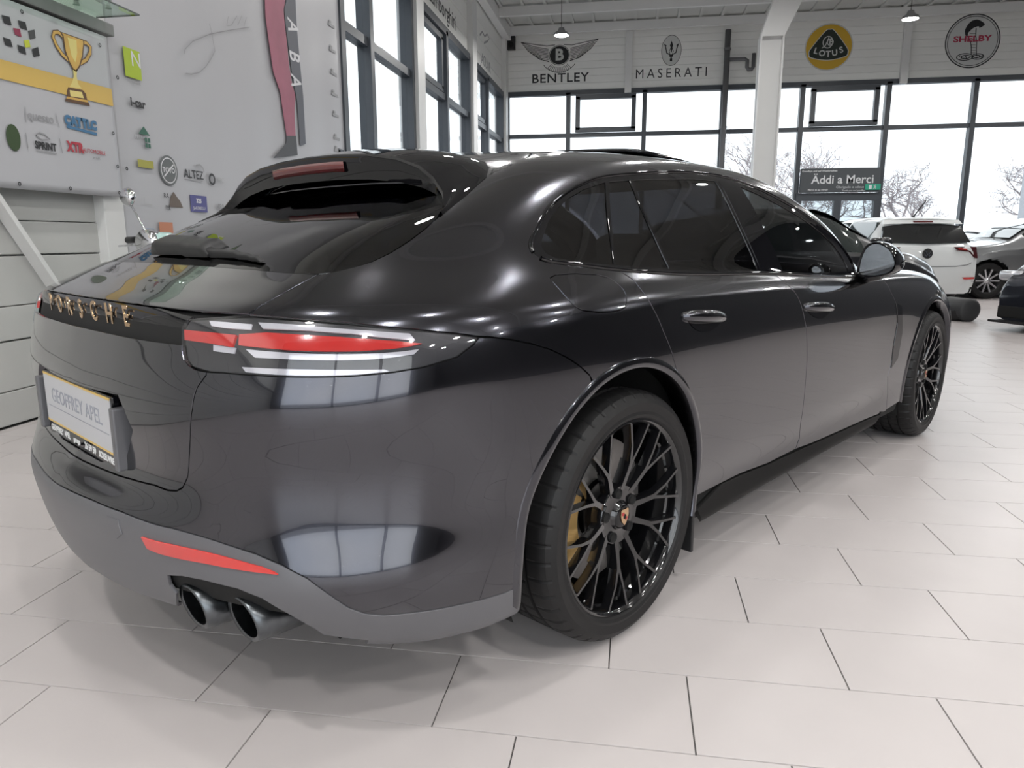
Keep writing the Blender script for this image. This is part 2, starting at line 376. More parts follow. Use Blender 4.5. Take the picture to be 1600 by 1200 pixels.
# ---------------------------------------------------------------- car body surface
# A net of feature lines that run from the tail centre round the right flank to the
# nose centre (u = 0..20), stacked from the underbody to the roof centre (v = 0..14).
# Car frame: x forward from the rear axle, y left, z up (metres).
NET = [
 # v0 underside tuck
 [(0,-.90,0,.27),(1,-.89,-.25,.27),(2,-.86,-.42,.265),(3,-.80,-.57,.26),(4,-.74,-.66,.25),(5,-.66,-.74,.24),(6,-.56,-.79,.23),(7,-.45,-.82,.22),(8,-.2,-.82,.2),(9,.1,-.82,.19),(10,.5,-.82,.18),(11,1.0,-.82,.18),(12,1.5,-.82,.18),(13,2.0,-.82,.18),(14,2.5,-.82,.18),(15,2.95,-.82,.18),(16,3.28,-.8,.18),(17,3.5,-.74,.18),(18,3.66,-.55,.18),(19,3.74,-.28,.18),(20,3.76,0,.18)],
 # v1 lower edge
 [(0,-1.09,0,.29),(1,-1.068,-.25,.295),(2,-1.01,-.45,.295),(3,-.935,-.62,.285),(4,-.85,-.745,.27),(5,-.75,-.835,.255),(6,-.62,-.90,.245),(7,-.47,-.935,.245),(8,-.2,-.94,.24),(9,.1,-.935,.225),(10,.5,-.93,.22),(11,1.0,-.92,.22),(12,1.5,-.92,.22),(13,2.0,-.92,.22),(14,2.45,-.925,.22),(15,2.92,-.93,.22),(16,3.3,-.91,.21),(17,3.56,-.84,.2),(18,3.74,-.62,.19),(19,3.84,-.3,.18),(20,3.87,0,.18)],
 # v2 bumper
 [(0,-1.127,0,.41),(1,-1.107,-.25,.41),(2,-1.06,-.45,.41),(3,-1.008,-.625,.42),(4,-.942,-.758,.425),(5,-.824,-.872,.43),(6,-.655,-.938,.425),(7,-.462,-.96,.41),(8,-.2,-.957,.37),(9,.1,-.95,.35),(10,.5,-.922,.33),(11,1.0,-.906,.325),(12,1.5,-.906,.325),(13,2.0,-.91,.33),(14,2.47,-.935,.34),(15,2.94,-.95,.35),(16,3.34,-.935,.34),(17,3.6,-.86,.33),(18,3.8,-.65,.32),(19,3.92,-.32,.31),(20,3.95,0,.31)],
 # v3 bumper crown
 [(0,-1.137,0,.515),(1,-1.118,-.25,.515),(2,-1.072,-.45,.515),(3,-1.003,-.612,.53),(4,-.926,-.738,.535),(5,-.803,-.847,.54),(6,-.641,-.919,.54),(7,-.46,-.954,.53),(8,-.2,-.968,.505),(9,.1,-.962,.485),(10,.5,-.937,.455),(11,1.0,-.922,.445),(12,1.5,-.922,.445),(13,2.0,-.927,.45),(14,2.48,-.942,.465),(15,2.95,-.962,.48),(16,3.35,-.94,.47),(17,3.62,-.86,.46),(18,3.83,-.65,.45),(19,3.95,-.32,.44),(20,3.98,0,.44)],
 # v4 plate foot
 [(0,-1.064,0,.598),(1,-1.057,-.25,.598),(2,-1.038,-.45,.61),(3,-.999,-.604,.635),(4,-.922,-.728,.64),(5,-.800,-.841,.645),(6,-.638,-.917,.65),(7,-.455,-.963,.655),(8,-.2,-.973,.655),(9,.1,-.968,.635),(10,.5,-.942,.605),(11,1.0,-.928,.585),(12,1.5,-.927,.585),(13,2.0,-.93,.59),(14,2.48,-.945,.605),(15,2.95,-.965,.62),(16,3.35,-.94,.61),(17,3.62,-.85,.59),(18,3.83,-.64,.57),(19,3.95,-.32,.555),(20,3.98,0,.55)],
 # v5 flank
 [(0,-1.072,0,.77),(1,-1.064,-.25,.77),(2,-1.045,-.45,.77),(3,-1.008,-.605,.77),(4,-.938,-.737,.775),(5,-.822,-.852,.78),(6,-.647,-.926,.785),(7,-.45,-.958,.787),(8,-.2,-.969,.787),(9,.1,-.965,.772),(10,.5,-.942,.742),(11,1.0,-.93,.725),(12,1.5,-.928,.72),(13,2.0,-.93,.725),(14,2.48,-.94,.735),(15,2.95,-.952,.745),(16,3.34,-.925,.72),(17,3.6,-.835,.69),(18,3.81,-.63,.65),(19,3.92,-.31,.62),(20,3.95,0,.61)],
 # v6 lamp foot / handle line
 [(0,-1.05,0,.875),(1,-1.043,-.25,.875),(2,-1.024,-.45,.875),(3,-.985,-.6,.872),(4,-.915,-.735,.872),(5,-.80,-.845,.875),(6,-.632,-.918,.88),(7,-.44,-.948,.883),(8,-.2,-.957,.885),(9,.1,-.95,.875),(10,.5,-.93,.855),(11,1.0,-.92,.843),(12,1.5,-.918,.835),(13,2.0,-.918,.83),(14,2.49,-.922,.835),(15,2.95,-.925,.835),(16,3.32,-.895,.80),(17,3.57,-.81,.755),(18,3.78,-.61,.70),(19,3.89,-.3,.67),(20,3.92,0,.66)],
 # v7 deck lip / shoulder
 [(0,-1.03,0,.965),(1,-1.022,-.25,.965),(2,-1.0,-.45,.963),(3,-.95,-.6,.962),(4,-.872,-.72,.962),(5,-.763,-.825,.96),(6,-.603,-.895,.956),(7,-.42,-.926,.952),(8,-.2,-.937,.948),(9,.1,-.93,.942),(10,.5,-.914,.927),(11,1.0,-.904,.915),(12,1.5,-.9,.905),(13,2.0,-.898,.9),(14,2.5,-.892,.902),(15,2.95,-.885,.897),(16,3.29,-.85,.862),(17,3.52,-.77,.815),(18,3.72,-.58,.755),(19,3.83,-.29,.725),(20,3.86,0,.715)],
 # v8 upper shoulder
 [(0,-.945,0,1.012),(1,-.935,-.25,1.012),(2,-.908,-.43,1.012),(3,-.86,-.56,1.012),(4,-.795,-.68,1.012),(5,-.69,-.78,1.01),(6,-.55,-.85,1.007),(7,-.39,-.885,1.003),(8,-.19,-.902,.999),(9,.1,-.902,.99),(10,.5,-.89,.97),(11,1.0,-.882,.955),(12,1.5,-.876,.942),(13,1.98,-.87,.936),(14,2.45,-.845,.942),(15,2.9,-.81,.938),(16,3.22,-.77,.905),(17,3.44,-.69,.865),(18,3.62,-.5,.815),(19,3.72,-.25,.79),(20,3.75,0,.78)],
 # v9 glass base
 [(0,-.84,0,1.055),(1,-.832,-.25,1.055),(2,-.805,-.42,1.055),(3,-.76,-.54,1.056),(4,-.69,-.645,1.062),(5,-.60,-.72,1.067),(6,-.48,-.78,1.069),(7,-.33,-.825,1.066),(8,-.17,-.85,1.06),(9,.1,-.862,1.042),(10,.5,-.860,1.01),(11,1.0,-.856,.99),(12,1.5,-.852,.976),(13,1.95,-.842,.964),(13.5,2.13,-.797,.96),(14,2.24,-.7,.965),(16,2.38,-.45,.98),(18,2.45,-.2,.99),(20,2.48,0,.995)],
 # v10 mid glass
 [(0,-.63,0,1.142),(1,-.624,-.22,1.142),(2,-.604,-.38,1.142),(3,-.57,-.5,1.143),(4,-.525,-.6,1.149),(5,-.46,-.67,1.156),(6,-.37,-.72,1.163),(7,-.26,-.752,1.168),(8,-.12,-.772,1.17),(9,.12,-.783,1.168),(10,.48,-.784,1.16),(11,.93,-.78,1.153),(12,1.37,-.782,1.158),(13,1.74,-.772,1.155),(13.5,1.86,-.732,1.16),(14,1.94,-.645,1.168),(16,2.03,-.42,1.185),(18,2.08,-.2,1.195),(20,2.1,0,1.2)],
 # v11 glass head
 [(0,-.40,0,1.228),(1,-.395,-.2,1.228),(2,-.384,-.34,1.226),(3,-.365,-.45,1.224),(4,-.335,-.54,1.229),(5,-.285,-.6,1.24),(6,-.215,-.642,1.255),(7,-.125,-.668,1.27),(8,-.0,-.683,1.284),(9,.18,-.692,1.3),(10,.48,-.695,1.316),(11,.86,-.693,1.32),(12,1.18,-.692,1.316),(13,1.43,-.684,1.303),(13.5,1.51,-.652,1.303),(14,1.56,-.575,1.312),(16,1.61,-.4,1.338),(18,1.635,-.2,1.35),(20,1.64,0,1.355)],
 # v12 roof edge
 [(0,-.20,0,1.335),(1,-.197,-.15,1.334),(2,-.188,-.28,1.331),(3,-.17,-.38,1.325),(4,-.145,-.46,1.322),(5,-.105,-.52,1.323),(6,-.05,-.56,1.33),(7,.025,-.585,1.34),(8,.12,-.598,1.35),(9,.28,-.605,1.365),(10,.53,-.606,1.38),(11,.85,-.602,1.384),(12,1.11,-.598,1.38),(13,1.3,-.582,1.37),(14,1.4,-.475,1.372),(16,1.44,-.33,1.386),(18,1.465,-.17,1.392),(20,1.47,0,1.394)],
 # v13 roof
 [(0,-.02,0,1.385),(2,-.01,-.13,1.384),(4,.03,-.25,1.379),(6,.1,-.32,1.382),(8,.21,-.345,1.394),(9,.34,-.35,1.404),(10,.55,-.35,1.415),(11,.81,-.348,1.418),(12,.99,-.34,1.413),(13,1.1,-.31,1.408),(14,1.14,-.25,1.408),(16,1.17,-.17,1.411),(20,1.19,0,1.413)],
 # v14 roof centre line
 [(0,.15,0,1.413),(4,.2,0,1.415),(8,.34,0,1.423),(9,.44,0,1.428),(10,.57,0,1.432),(11,.76,0,1.434),(12,.88,0,1.433),(14,.96,0,1.43),(20,1.0,0,1.428)],
]

def akima(xk, yk, x):
    xk = np.asarray(xk, float); yk = np.asarray(yk, float); n = len(xk)
    m = np.diff(yk) / np.diff(xk)
    m = np.concatenate([[3*m[0]-2*m[1], 2*m[0]-m[1]], m, [2*m[-1]-m[-2], 3*m[-1]-2*m[-2]]])
    w1 = np.abs(m[3:] - m[2:-1]) + .5*np.abs(m[3:] + m[2:-1])
    w2 = np.abs(m[1:-2] - m[:-3]) + .5*np.abs(m[1:-2] + m[:-3])
    s = w1 + w2
    t = np.where(s > 1e-12, (w1*m[1:-2] + w2*m[2:-1]) / np.where(s > 1e-12, s, 1), .5*(m[1:-2] + m[2:-1]))
    i = np.clip(np.searchsorted(xk, x, side='right') - 1, 0, n-2)
    h = xk[i+1] - xk[i]; q = (x - xk[i]) / h
    return ((2*q**3 - 3*q**2 + 1)*yk[i] + (q**3 - 2*q**2 + q)*h*t[i]
            + (-2*q**3 + 3*q**2)*yk[i+1] + (q**3 - q**2)*h*t[i+1])

DU = .05
GU = np.arange(0, 20 + 1e-9, DU); GV = np.arange(0, 14 + 1e-9, DU)
def build_grid():
    rows = np.zeros((len(NET), len(GU), 3))
    for i, c in enumerate(NET):
        c = np.array(c, float)
        for k in range(3):
            if k == 1:                                   # odd about the centre line at the tail
                xs = np.concatenate([-c[1:3, 0][::-1], c[:, 0]]); ys = np.concatenate([-c[1:3, 2][::-1], c[:, 2]])
            else:
                xs = np.concatenate([-c[1:3, 0][::-1], c[:, 0]]); ys = np.concatenate([c[1:3, 1+k][::-1], c[:, 1+k]])
            rows[i, :, k] = akima(xs, ys, GU)
    G = np.zeros((len(GU), len(GV), 3))
    for j in range(len(GU)):
        for k in range(3):
            G[j, :, k] = akima(np.arange(len(NET)), rows[:, j, k], GV)
    for _ in range(40):                                  # fair the net so reflections run smoothly
        A = G.copy()
        A[1:-1, 1:-1] = .5*G[1:-1, 1:-1] + .125*(G[2:, 1:-1] + G[:-2, 1:-1] + G[1:-1, 2:] + G[1:-1, :-2])
        A[0, 1:-1] = .5*G[0, 1:-1] + .25*(G[0, 2:] + G[0, :-2])
        A[0, :, 1] = 0
        G = A
    uu, vv = np.meshgrid(GU, GV, indexing='ij')          # extra fairing of the rear pillar
    wt = np.clip(1-np.abs(uu-6)/2.6, 0, 1)*np.clip(1-np.abs(vv-9.6)/2.6, 0, 1); wt = np.clip(wt*2.2, 0, 1)[..., None]
    for _ in range(160):
        A = G.copy()
        A[1:-1, 1:-1] = .5*G[1:-1, 1:-1] + .125*(G[2:, 1:-1] + G[:-2, 1:-1] + G[1:-1, 2:] + G[1:-1, :-2])
        G = G + (A-G)*wt
    return G
GRID = build_grid()
_du = np.gradient(GRID, axis=0); _dv = np.gradient(GRID, axis=1)
GN = np.cross(_du, _dv); GN /= np.linalg.norm(GN, axis=2, keepdims=True) + 1e-12
GN[0, :, 1] = 0; GN[0] /= np.linalg.norm(GN[0], axis=1, keepdims=True) + 1e-12
GN[np.linalg.norm(GN, axis=2) < .5] = (0, 0, 1)
GN[:, -1] = GN[:, -2]*np.array([1, 0, 1]); GN[:, -1] /= np.linalg.norm(GN[:, -1], axis=1, keepdims=True) + 1e-12
def surf(uv, off=0.):
    uv = np.atleast_2d(np.asarray(uv, float))
    a = np.clip(uv[:, 0]/DU, 0, len(GU)-1.001); b = np.clip(uv[:, 1]/DU, 0, len(GV)-1.001)
    i = a.astype(int); j = b.astype(int); s = (a-i)[:, None]; t = (b-j)[:, None]
    L = lambda Q: (1-s)*(1-t)*Q[i, j] + s*(1-t)*Q[i+1, j] + (1-s)*t*Q[i, j+1] + s*t*Q[i+1, j+1]
    p = L(GRID); n = L(GN); n /= np.linalg.norm(n, axis=1, keepdims=True) + 1e-12
    return p + n*off, n
# panel outlines on the body surface, (u, v)
OUT = {
 'bumper': [(0.000,3.073),(0.281,3.093),(0.924,3.134),(1.500,3.121),(2.377,2.989),(3.145,2.738),(3.644,2.595),(4.025,2.421),(4.354,2.191),(4.586,1.911),(4.761,1.704),(4.928,1.603),(5.155,1.547),(5.553,1.529),(5.980,1.507),(6.461,1.478),(6.862,1.465),(7.076,1.491),(7.072,1.531),(7.059,1.666),(7.054,1.808),(7.056,1.965),(7.066,2.145),(7.083,2.343),(7.108,2.551),(7.138,2.758),(7.172,2.957),(7.212,3.144),(7.256,3.320),(7.304,3.487),(7.357,3.645),(7.414,3.794),(7.474,3.934),(7.539,4.065),(7.607,4.187),(7.678,4.302),(7.752,4.408),(7.829,4.508),(7.909,4.600),(7.991,4.685),(7.941,5.013),(7.793,5.281),(7.623,5.524),(7.409,5.781),(7.146,6.017),(6.876,6.198),(6.609,6.331),(6.428,6.376),(6.354,6.202),(6.143,5.937),(5.767,5.807),(5.424,5.764),(4.966,5.760),(4.480,5.785),(3.939,5.818),(3.635,5.832),(3.317,5.848),(3.039,5.832),(3.043,5.769),(2.922,5.515),(2.884,5.327),(2.854,5.091),(2.759,4.670),(2.647,4.290),(2.582,4.036),(2.474,3.842),(2.364,3.781),(2.182,3.787),(1.894,3.852),(1.378,3.850),(0.784,3.806),(0.226,3.764),(0.000,3.764)],
 'valance': [(0.000,3.073),(0.281,3.093),(0.924,3.134),(1.500,3.121),(2.377,2.989),(3.145,2.738),(3.644,2.595),(4.025,2.421),(4.354,2.191),(4.586,1.911),(4.761,1.704),(4.928,1.603),(5.155,1.547),(5.553,1.529),(5.980,1.507),(6.461,1.478),(6.862,1.465),(7.076,1.491),(7.083,1.450),(7.109,1.293),(7.142,1.107),(7.177,0.835),(7.173,0.303),(7.000,0.750),(6.000,0.700),(5.000,0.700),(4.600,0.750),(4.775,1.098),(4.173,1.219),(4.142,1.355),(3.957,1.589),(3.654,1.832),(3.301,1.942),(2.716,1.989),(2.384,1.983),(2.111,1.907),(2.065,1.673),(2.092,1.503),(1.700,0.720),(1.000,0.700),(0.000,0.700)],
 'tailgate': [(0.000,3.764),(0.226,3.764),(0.784,3.806),(1.378,3.850),(1.894,3.852),(2.182,3.787),(2.364,3.781),(2.474,3.842),(2.582,4.036),(2.647,4.290),(2.759,4.670),(2.854,5.091),(2.884,5.327),(2.922,5.515),(3.043,5.769),(3.039,5.832),(2.831,5.856),(2.700,5.915),(2.597,6.031),(2.536,6.193),(2.504,6.321),(1.922,6.308),(1.353,6.304),(0.581,6.311),(0.000,6.311)],
 'bar': [(0.000,6.311),(0.581,6.311),(1.353,6.304),(1.922,6.308),(2.504,6.321),(2.463,6.492),(2.430,6.659),(2.438,6.866),(2.524,7.020),(1.835,7.173),(1.136,7.183),(0.359,7.204),(0.000,7.204)],
 'deck': [(0.000,7.204),(0.359,7.204),(1.136,7.183),(1.835,7.173),(2.531,7.139),(3.423,7.102),(3.465,7.201),(3.505,7.328),(3.657,7.798),(3.857,8.587),(3.505,8.667),(2.469,8.849),(1.371,8.929),(0.309,8.977),(0.000,8.977)],
 'rear_glass': [(0.000,8.997),(0.309,8.977),(1.371,8.929),(2.469,8.849),(3.505,8.667),(3.825,8.639),(4.061,8.668),(4.313,8.802),(4.560,8.960),(4.775,9.193),(4.959,9.494),(5.086,9.794),(5.149,10.078),(5.000,10.500),(4.800,11.300),(4.000,11.400),(2.000,11.400),(0.000,11.400)],
 'window_trim': [(12.728,8.166),(12.181,8.474),(11.088,8.919),(10.189,8.875),(9.443,8.757),(9.074,8.735),(8.695,8.778),(8.241,8.854),(7.743,8.926),(7.517,9.004),(7.387,9.161),(7.353,9.342),(7.420,9.532),(7.507,9.679),(7.801,10.157),(8.120,10.461),(8.481,10.693),(9.023,10.917),(9.783,11.045),(10.534,11.199),(11.161,11.224),(11.596,11.091),(11.999,10.878),(12.389,10.605),(12.655,10.357),(12.873,9.990),(13.054,9.668),(13.092,9.407),(12.961,9.074)],
 'quarter': [(6.428,6.385),(6.129,6.520),(5.611,6.691),(4.856,6.891),(4.015,7.016),(3.468,7.085),(3.423,7.102),(3.465,7.201),(3.505,7.328),(3.657,7.798),(3.857,8.587),(4.061,8.668),(4.313,8.802),(4.560,8.960),(4.775,9.193),(4.959,9.494),(5.086,9.794),(5.149,10.078),(5.136,10.133),(5.186,10.348),(5.308,10.832),(5.410,11.282),(5.269,11.737),(6.600,12.100),(7.200,12.450),(8.000,12.450),(9.000,12.450),(10.000,12.450),(11.000,12.450),(12.000,12.450),(13.000,12.450),(13.750,12.000),(13.800,11.000),(13.850,10.000),(13.850,9.100),(12.728,8.166),(12.961,9.074),(13.092,9.407),(13.054,9.668),(12.873,9.990),(12.655,10.357),(12.389,10.605),(11.999,10.878),(11.596,11.091),(11.161,11.224),(10.534,11.199),(9.783,11.045),(9.023,10.917),(8.481,10.693),(8.120,10.461),(7.801,10.157),(7.507,9.679),(7.420,9.532),(7.353,9.342),(7.387,9.161),(7.517,9.004),(7.743,8.926),(8.241,8.854),(8.695,8.778),(8.750,8.760),(8.886,8.304),(8.942,7.609),(9.004,6.707),(9.099,5.847),(9.198,5.273),(9.266,4.861),(9.216,4.718),(9.144,4.807),(9.068,4.884),(8.987,4.948),(8.902,4.998),(8.814,5.032),(8.722,5.050),(8.627,5.050),(8.530,5.033),(8.431,4.999),(8.331,4.950),(8.230,4.886),(8.129,4.809),(8.028,4.721),(7.941,5.013),(7.793,5.281),(7.623,5.524),(7.409,5.781),(7.146,6.017),(6.876,6.198),(6.609,6.331)],
 'fuel': [(7.605,8.353),(7.713,8.470),(8.072,8.525),(8.397,8.481),(8.537,8.357),(8.615,8.135),(8.672,7.805),(8.677,7.486),(8.643,7.120),(8.596,6.894),(8.523,6.800),(8.441,6.754),(8.191,6.780),(7.950,6.920),(7.884,7.043),(7.824,7.221),(7.702,7.892),(7.634,8.189)],
 'rear_door': [(9.074,8.735),(9.443,8.757),(10.189,8.875),(11.055,8.920),(11.182,7.676),(11.288,6.606),(11.339,6.007),(11.389,5.413),(11.425,4.777),(11.446,4.420),(11.465,3.482),(11.482,2.564),(11.532,1.960),(11.452,1.621),(10.945,1.617),(10.471,1.751),(10.166,1.771),(9.737,1.782),(9.745,2.042),(9.746,2.305),(9.742,2.561),(9.732,2.805),(9.717,3.033),(9.695,3.242),(9.668,3.436),(9.635,3.619),(9.597,3.795),(9.553,3.966),(9.503,4.130),(9.448,4.283),(9.387,4.424),(9.321,4.553),(9.250,4.669),(9.266,4.861),(9.198,5.273),(9.099,5.847),(9.004,6.707),(8.942,7.609),(8.886,8.304),(8.750,8.760)],
 'front_door': [(11.088,8.919),(12.181,8.474),(12.728,8.166),(13.000,8.550),(13.550,8.500),(13.373,7.481),(13.475,6.319),(13.585,5.631),(13.625,4.882),(13.631,4.161),(13.579,3.500),(13.519,2.869),(13.639,2.066),(13.683,1.386),(13.650,1.322),(13.356,1.358),(12.522,1.451),(11.800,1.540),(11.452,1.621),(11.532,1.960),(11.482,2.564),(11.465,3.482),(11.446,4.420),(11.425,4.777),(11.389,5.413),(11.339,6.007),(11.288,6.606),(11.182,7.676),(11.055,8.920)],
 'fender': [(13.683,1.386),(13.639,2.066),(13.519,2.869),(13.579,3.500),(13.631,4.161),(13.625,4.882),(13.585,5.631),(13.475,6.319),(13.373,7.481),(13.700,8.500),(14.500,8.350),(15.500,8.300),(16.500,8.250),(17.300,8.200),(17.400,7.000),(17.200,5.500),(15.880,3.638),(15.830,3.840),(15.775,4.040),(15.717,4.236),(15.655,4.420),(15.590,4.591),(15.522,4.748),(15.451,4.889),(15.377,5.013),(15.302,5.117),(15.225,5.200),(15.147,5.259),(15.068,5.296),(14.989,5.308),(14.911,5.296),(14.836,5.259),(14.762,5.199),(14.692,5.116),(14.624,5.014),(14.559,4.894),(14.497,4.761),(14.438,4.615),(14.382,4.459),(14.331,4.291),(14.283,4.112),(14.240,3.921),(14.201,3.722),(14.167,3.517),(14.137,3.302),(14.114,3.074),(14.097,2.828),(14.088,2.567),(14.088,2.296),(14.094,2.023),(14.107,1.763),(14.129,1.510)],
 'front_bumper': [(17.450,8.200),(18.500,8.200),(20.000,8.200),(20.000,1.000),(18.500,0.900),(17.000,0.900),(16.300,0.950),(16.131,1.345),(16.122,1.519),(16.111,1.684),(16.099,1.851),(16.088,2.025),(16.076,2.207),(16.063,2.391),(16.047,2.574),(16.029,2.753),(16.009,2.927),(15.986,3.094),(15.961,3.252),(15.932,3.403),(15.901,3.549),(17.250,5.500),(17.430,7.000)],
 'hood': [(13.720,8.520),(14.500,8.380),(15.500,8.330),(16.500,8.280),(18.000,8.230),(20.000,8.230),(20.000,8.980),(17.000,8.980),(15.000,8.980),(13.750,8.950)],
 'windshield': [(13.900,9.050),(15.000,9.030),(17.000,9.030),(20.000,9.030),(20.000,11.350),(17.000,11.350),(15.000,11.300),(14.000,11.200),(13.950,10.000)],
 'roof': [(0.000,11.400),(2.000,11.400),(4.000,11.400),(4.800,11.350),(5.400,11.200),(6.000,11.500),(6.500,12.100),(7.200,12.500),(8.000,12.500),(9.000,12.500),(10.000,12.500),(11.000,12.500),(12.000,12.500),(13.000,12.500),(13.800,12.050),(13.950,11.300),(15.000,11.350),(17.000,11.400),(20.000,11.400),(20.000,14.000),(15.000,14.000),(10.000,14.000),(5.000,14.000),(0.000,14.000)],
 'sill': [(9.734,1.725),(9.725,1.552),(9.713,1.370),(10.166,1.753),(10.471,1.732),(10.944,1.597),(11.449,1.556),(11.798,1.517),(12.520,1.425),(13.357,1.328),(13.654,1.290),(13.500,1.400),(13.300,0.600),(12.000,0.450),(11.000,0.450),(10.000,0.500),(9.900,0.700)],
 'quarter_glass': [(7.579,9.328),(7.635,9.509),(7.829,9.900),(8.045,10.187),(8.294,10.415),(8.629,10.612),(9.039,10.761),(8.734,8.952),(8.266,8.970),(7.806,9.040),(7.638,9.141)],
 'rear_glass_small': [(9.113,10.776),(9.473,10.810),(9.506,10.140),(9.539,9.001),(9.114,8.934),(8.760,8.945)],
 'rear_door_glass': [(9.516,10.811),(10.083,10.882),(10.587,10.956),(10.984,10.967),(10.912,10.119),(10.819,9.072),(10.209,9.050),(9.574,8.999),(9.535,10.142)],
 'b_pillar': [(11.043,10.977),(11.406,10.920),(11.309,10.040),(11.196,9.014),(10.857,9.060),(10.958,10.121)],
 'front_door_glass': [(11.477,10.892),(11.811,10.710),(12.148,10.471),(12.407,10.232),(12.653,9.886),(12.791,9.593),(12.806,9.319),(12.721,8.944),(11.939,8.907),(11.230,9.013),(11.348,10.066)],
 'lamp': [(2.495,6.907),(2.451,6.676),(2.520,6.297),(2.597,6.031),(2.726,5.906),(3.036,5.845),(3.317,5.848),(3.635,5.832),(3.939,5.818),(4.480,5.785),(4.966,5.760),(5.424,5.764),(5.767,5.807),(6.143,5.937),(6.354,6.202),(6.428,6.376),(6.129,6.520),(5.611,6.691),(4.856,6.891),(4.015,7.016),(3.468,7.085)],
 'red_in': [(2.483,6.636),(2.973,6.627),(3.372,6.599),(3.364,6.355),(2.969,6.400),(2.536,6.419)],
 'red_out': [(3.416,6.614),(3.797,6.668),(4.374,6.624),(4.755,6.579),(5.146,6.510),(5.464,6.431),(5.717,6.345),(5.576,6.302),(5.396,6.280),(5.048,6.273),(4.673,6.293),(4.242,6.322),(3.856,6.359),(3.452,6.397)],
 'w_top': [(3.614,6.914),(4.102,6.877),(4.610,6.799),(5.122,6.712),(5.568,6.610),(5.641,6.437),(5.354,6.522),(4.885,6.657),(4.340,6.733),(3.716,6.764)],
 'w_mid': [(3.558,6.329),(4.156,6.279),(4.565,6.247),(4.927,6.219),(5.302,6.204),(5.517,6.206),(5.693,6.226),(5.640,6.121),(5.412,6.091),(5.176,6.086),(4.803,6.106),(4.441,6.133),(4.100,6.162),(3.711,6.176)],
 'w_low': [(3.557,5.980),(4.042,5.967),(4.462,5.941),(4.895,5.901),(5.331,5.844),(5.388,5.792),(5.050,5.782),(4.476,5.817),(4.059,5.845),(3.627,5.882)],
 'w_in_top': [(2.839,6.906),(3.098,6.900),(3.534,6.863),(3.549,6.730),(3.144,6.748),(2.909,6.783)],
 'w_in_low': [(3.039,6.381),(3.404,6.345),(3.395,6.232),(3.063,6.256)],
 'reflector': [(1.875,2.705),(2.359,2.662),(2.836,2.569),(3.335,2.470),(3.740,2.384),(3.913,2.317),(3.986,2.265),(3.637,2.285),(3.118,2.312),(2.518,2.374),(2.114,2.422),(1.940,2.465)],
 'tow_cover': [(1.263,2.929),(1.477,2.932),(1.518,2.622),(1.390,2.460),(1.285,2.516)],
 'rear_arch_in': [(7.156,1.020),(7.121,1.223),(7.093,1.384),(7.072,1.531),(7.059,1.675),(7.054,1.827),(7.057,1.997),(7.070,2.192),(7.090,2.407),(7.118,2.629),(7.152,2.846),(7.191,3.051),(7.236,3.243),(7.285,3.425),(7.340,3.596),(7.399,3.756),(7.462,3.907),(7.530,4.048),(7.602,4.179),(7.677,4.301),(7.756,4.414),(7.839,4.519),(7.924,4.616),(8.011,4.705),(8.101,4.786),(8.191,4.858),(8.281,4.920),(8.371,4.971),(8.460,5.011),(8.548,5.037),(8.634,5.050),(8.719,5.050),(8.801,5.036),(8.880,5.008),(8.957,4.968),(9.031,4.916),(9.101,4.853),(9.168,4.780),(9.231,4.698),(9.290,4.607),(9.346,4.507),(9.399,4.400),(9.447,4.284),(9.493,4.160),(9.534,4.030),(9.572,3.893),(9.607,3.753),(9.637,3.609),(9.664,3.460),(9.687,3.305),(9.707,3.141),(9.722,2.965),(9.734,2.777),(9.742,2.578),(9.746,2.371),(9.746,2.158),(9.742,1.944),(9.735,1.736),(9.723,1.528),(9.708,1.305)],
 'rear_arch_out': [(7.001,1.199),(6.972,1.364),(6.952,1.512),(6.940,1.657),(6.936,1.809),(6.940,1.979),(6.952,2.176),(6.972,2.395),(7.000,2.624),(7.035,2.849),(7.075,3.062),(7.120,3.263),(7.171,3.454),(7.227,3.634),(7.287,3.804),(7.352,3.963),(7.421,4.111),(7.493,4.250),(7.569,4.379),(7.649,4.501),(7.731,4.617),(7.817,4.725),(7.906,4.827),(7.997,4.921),(8.089,5.007),(8.182,5.082),(8.274,5.147),(8.367,5.200),(8.458,5.241),(8.548,5.268),(8.636,5.281),(8.722,5.280),(8.806,5.265),(8.887,5.236),(8.965,5.193),(9.040,5.138),(9.112,5.072),(9.180,4.995),(9.245,4.909),(9.307,4.814),(9.364,4.712),(9.419,4.602),(9.470,4.485),(9.517,4.360),(9.561,4.229),(9.601,4.091),(9.638,3.947),(9.671,3.800),(9.701,3.650),(9.727,3.496),(9.750,3.337),(9.768,3.168),(9.784,2.988),(9.795,2.796),(9.803,2.593),(9.806,2.380),(9.806,2.161),(9.803,1.941),(9.795,1.727),(9.784,1.512)],
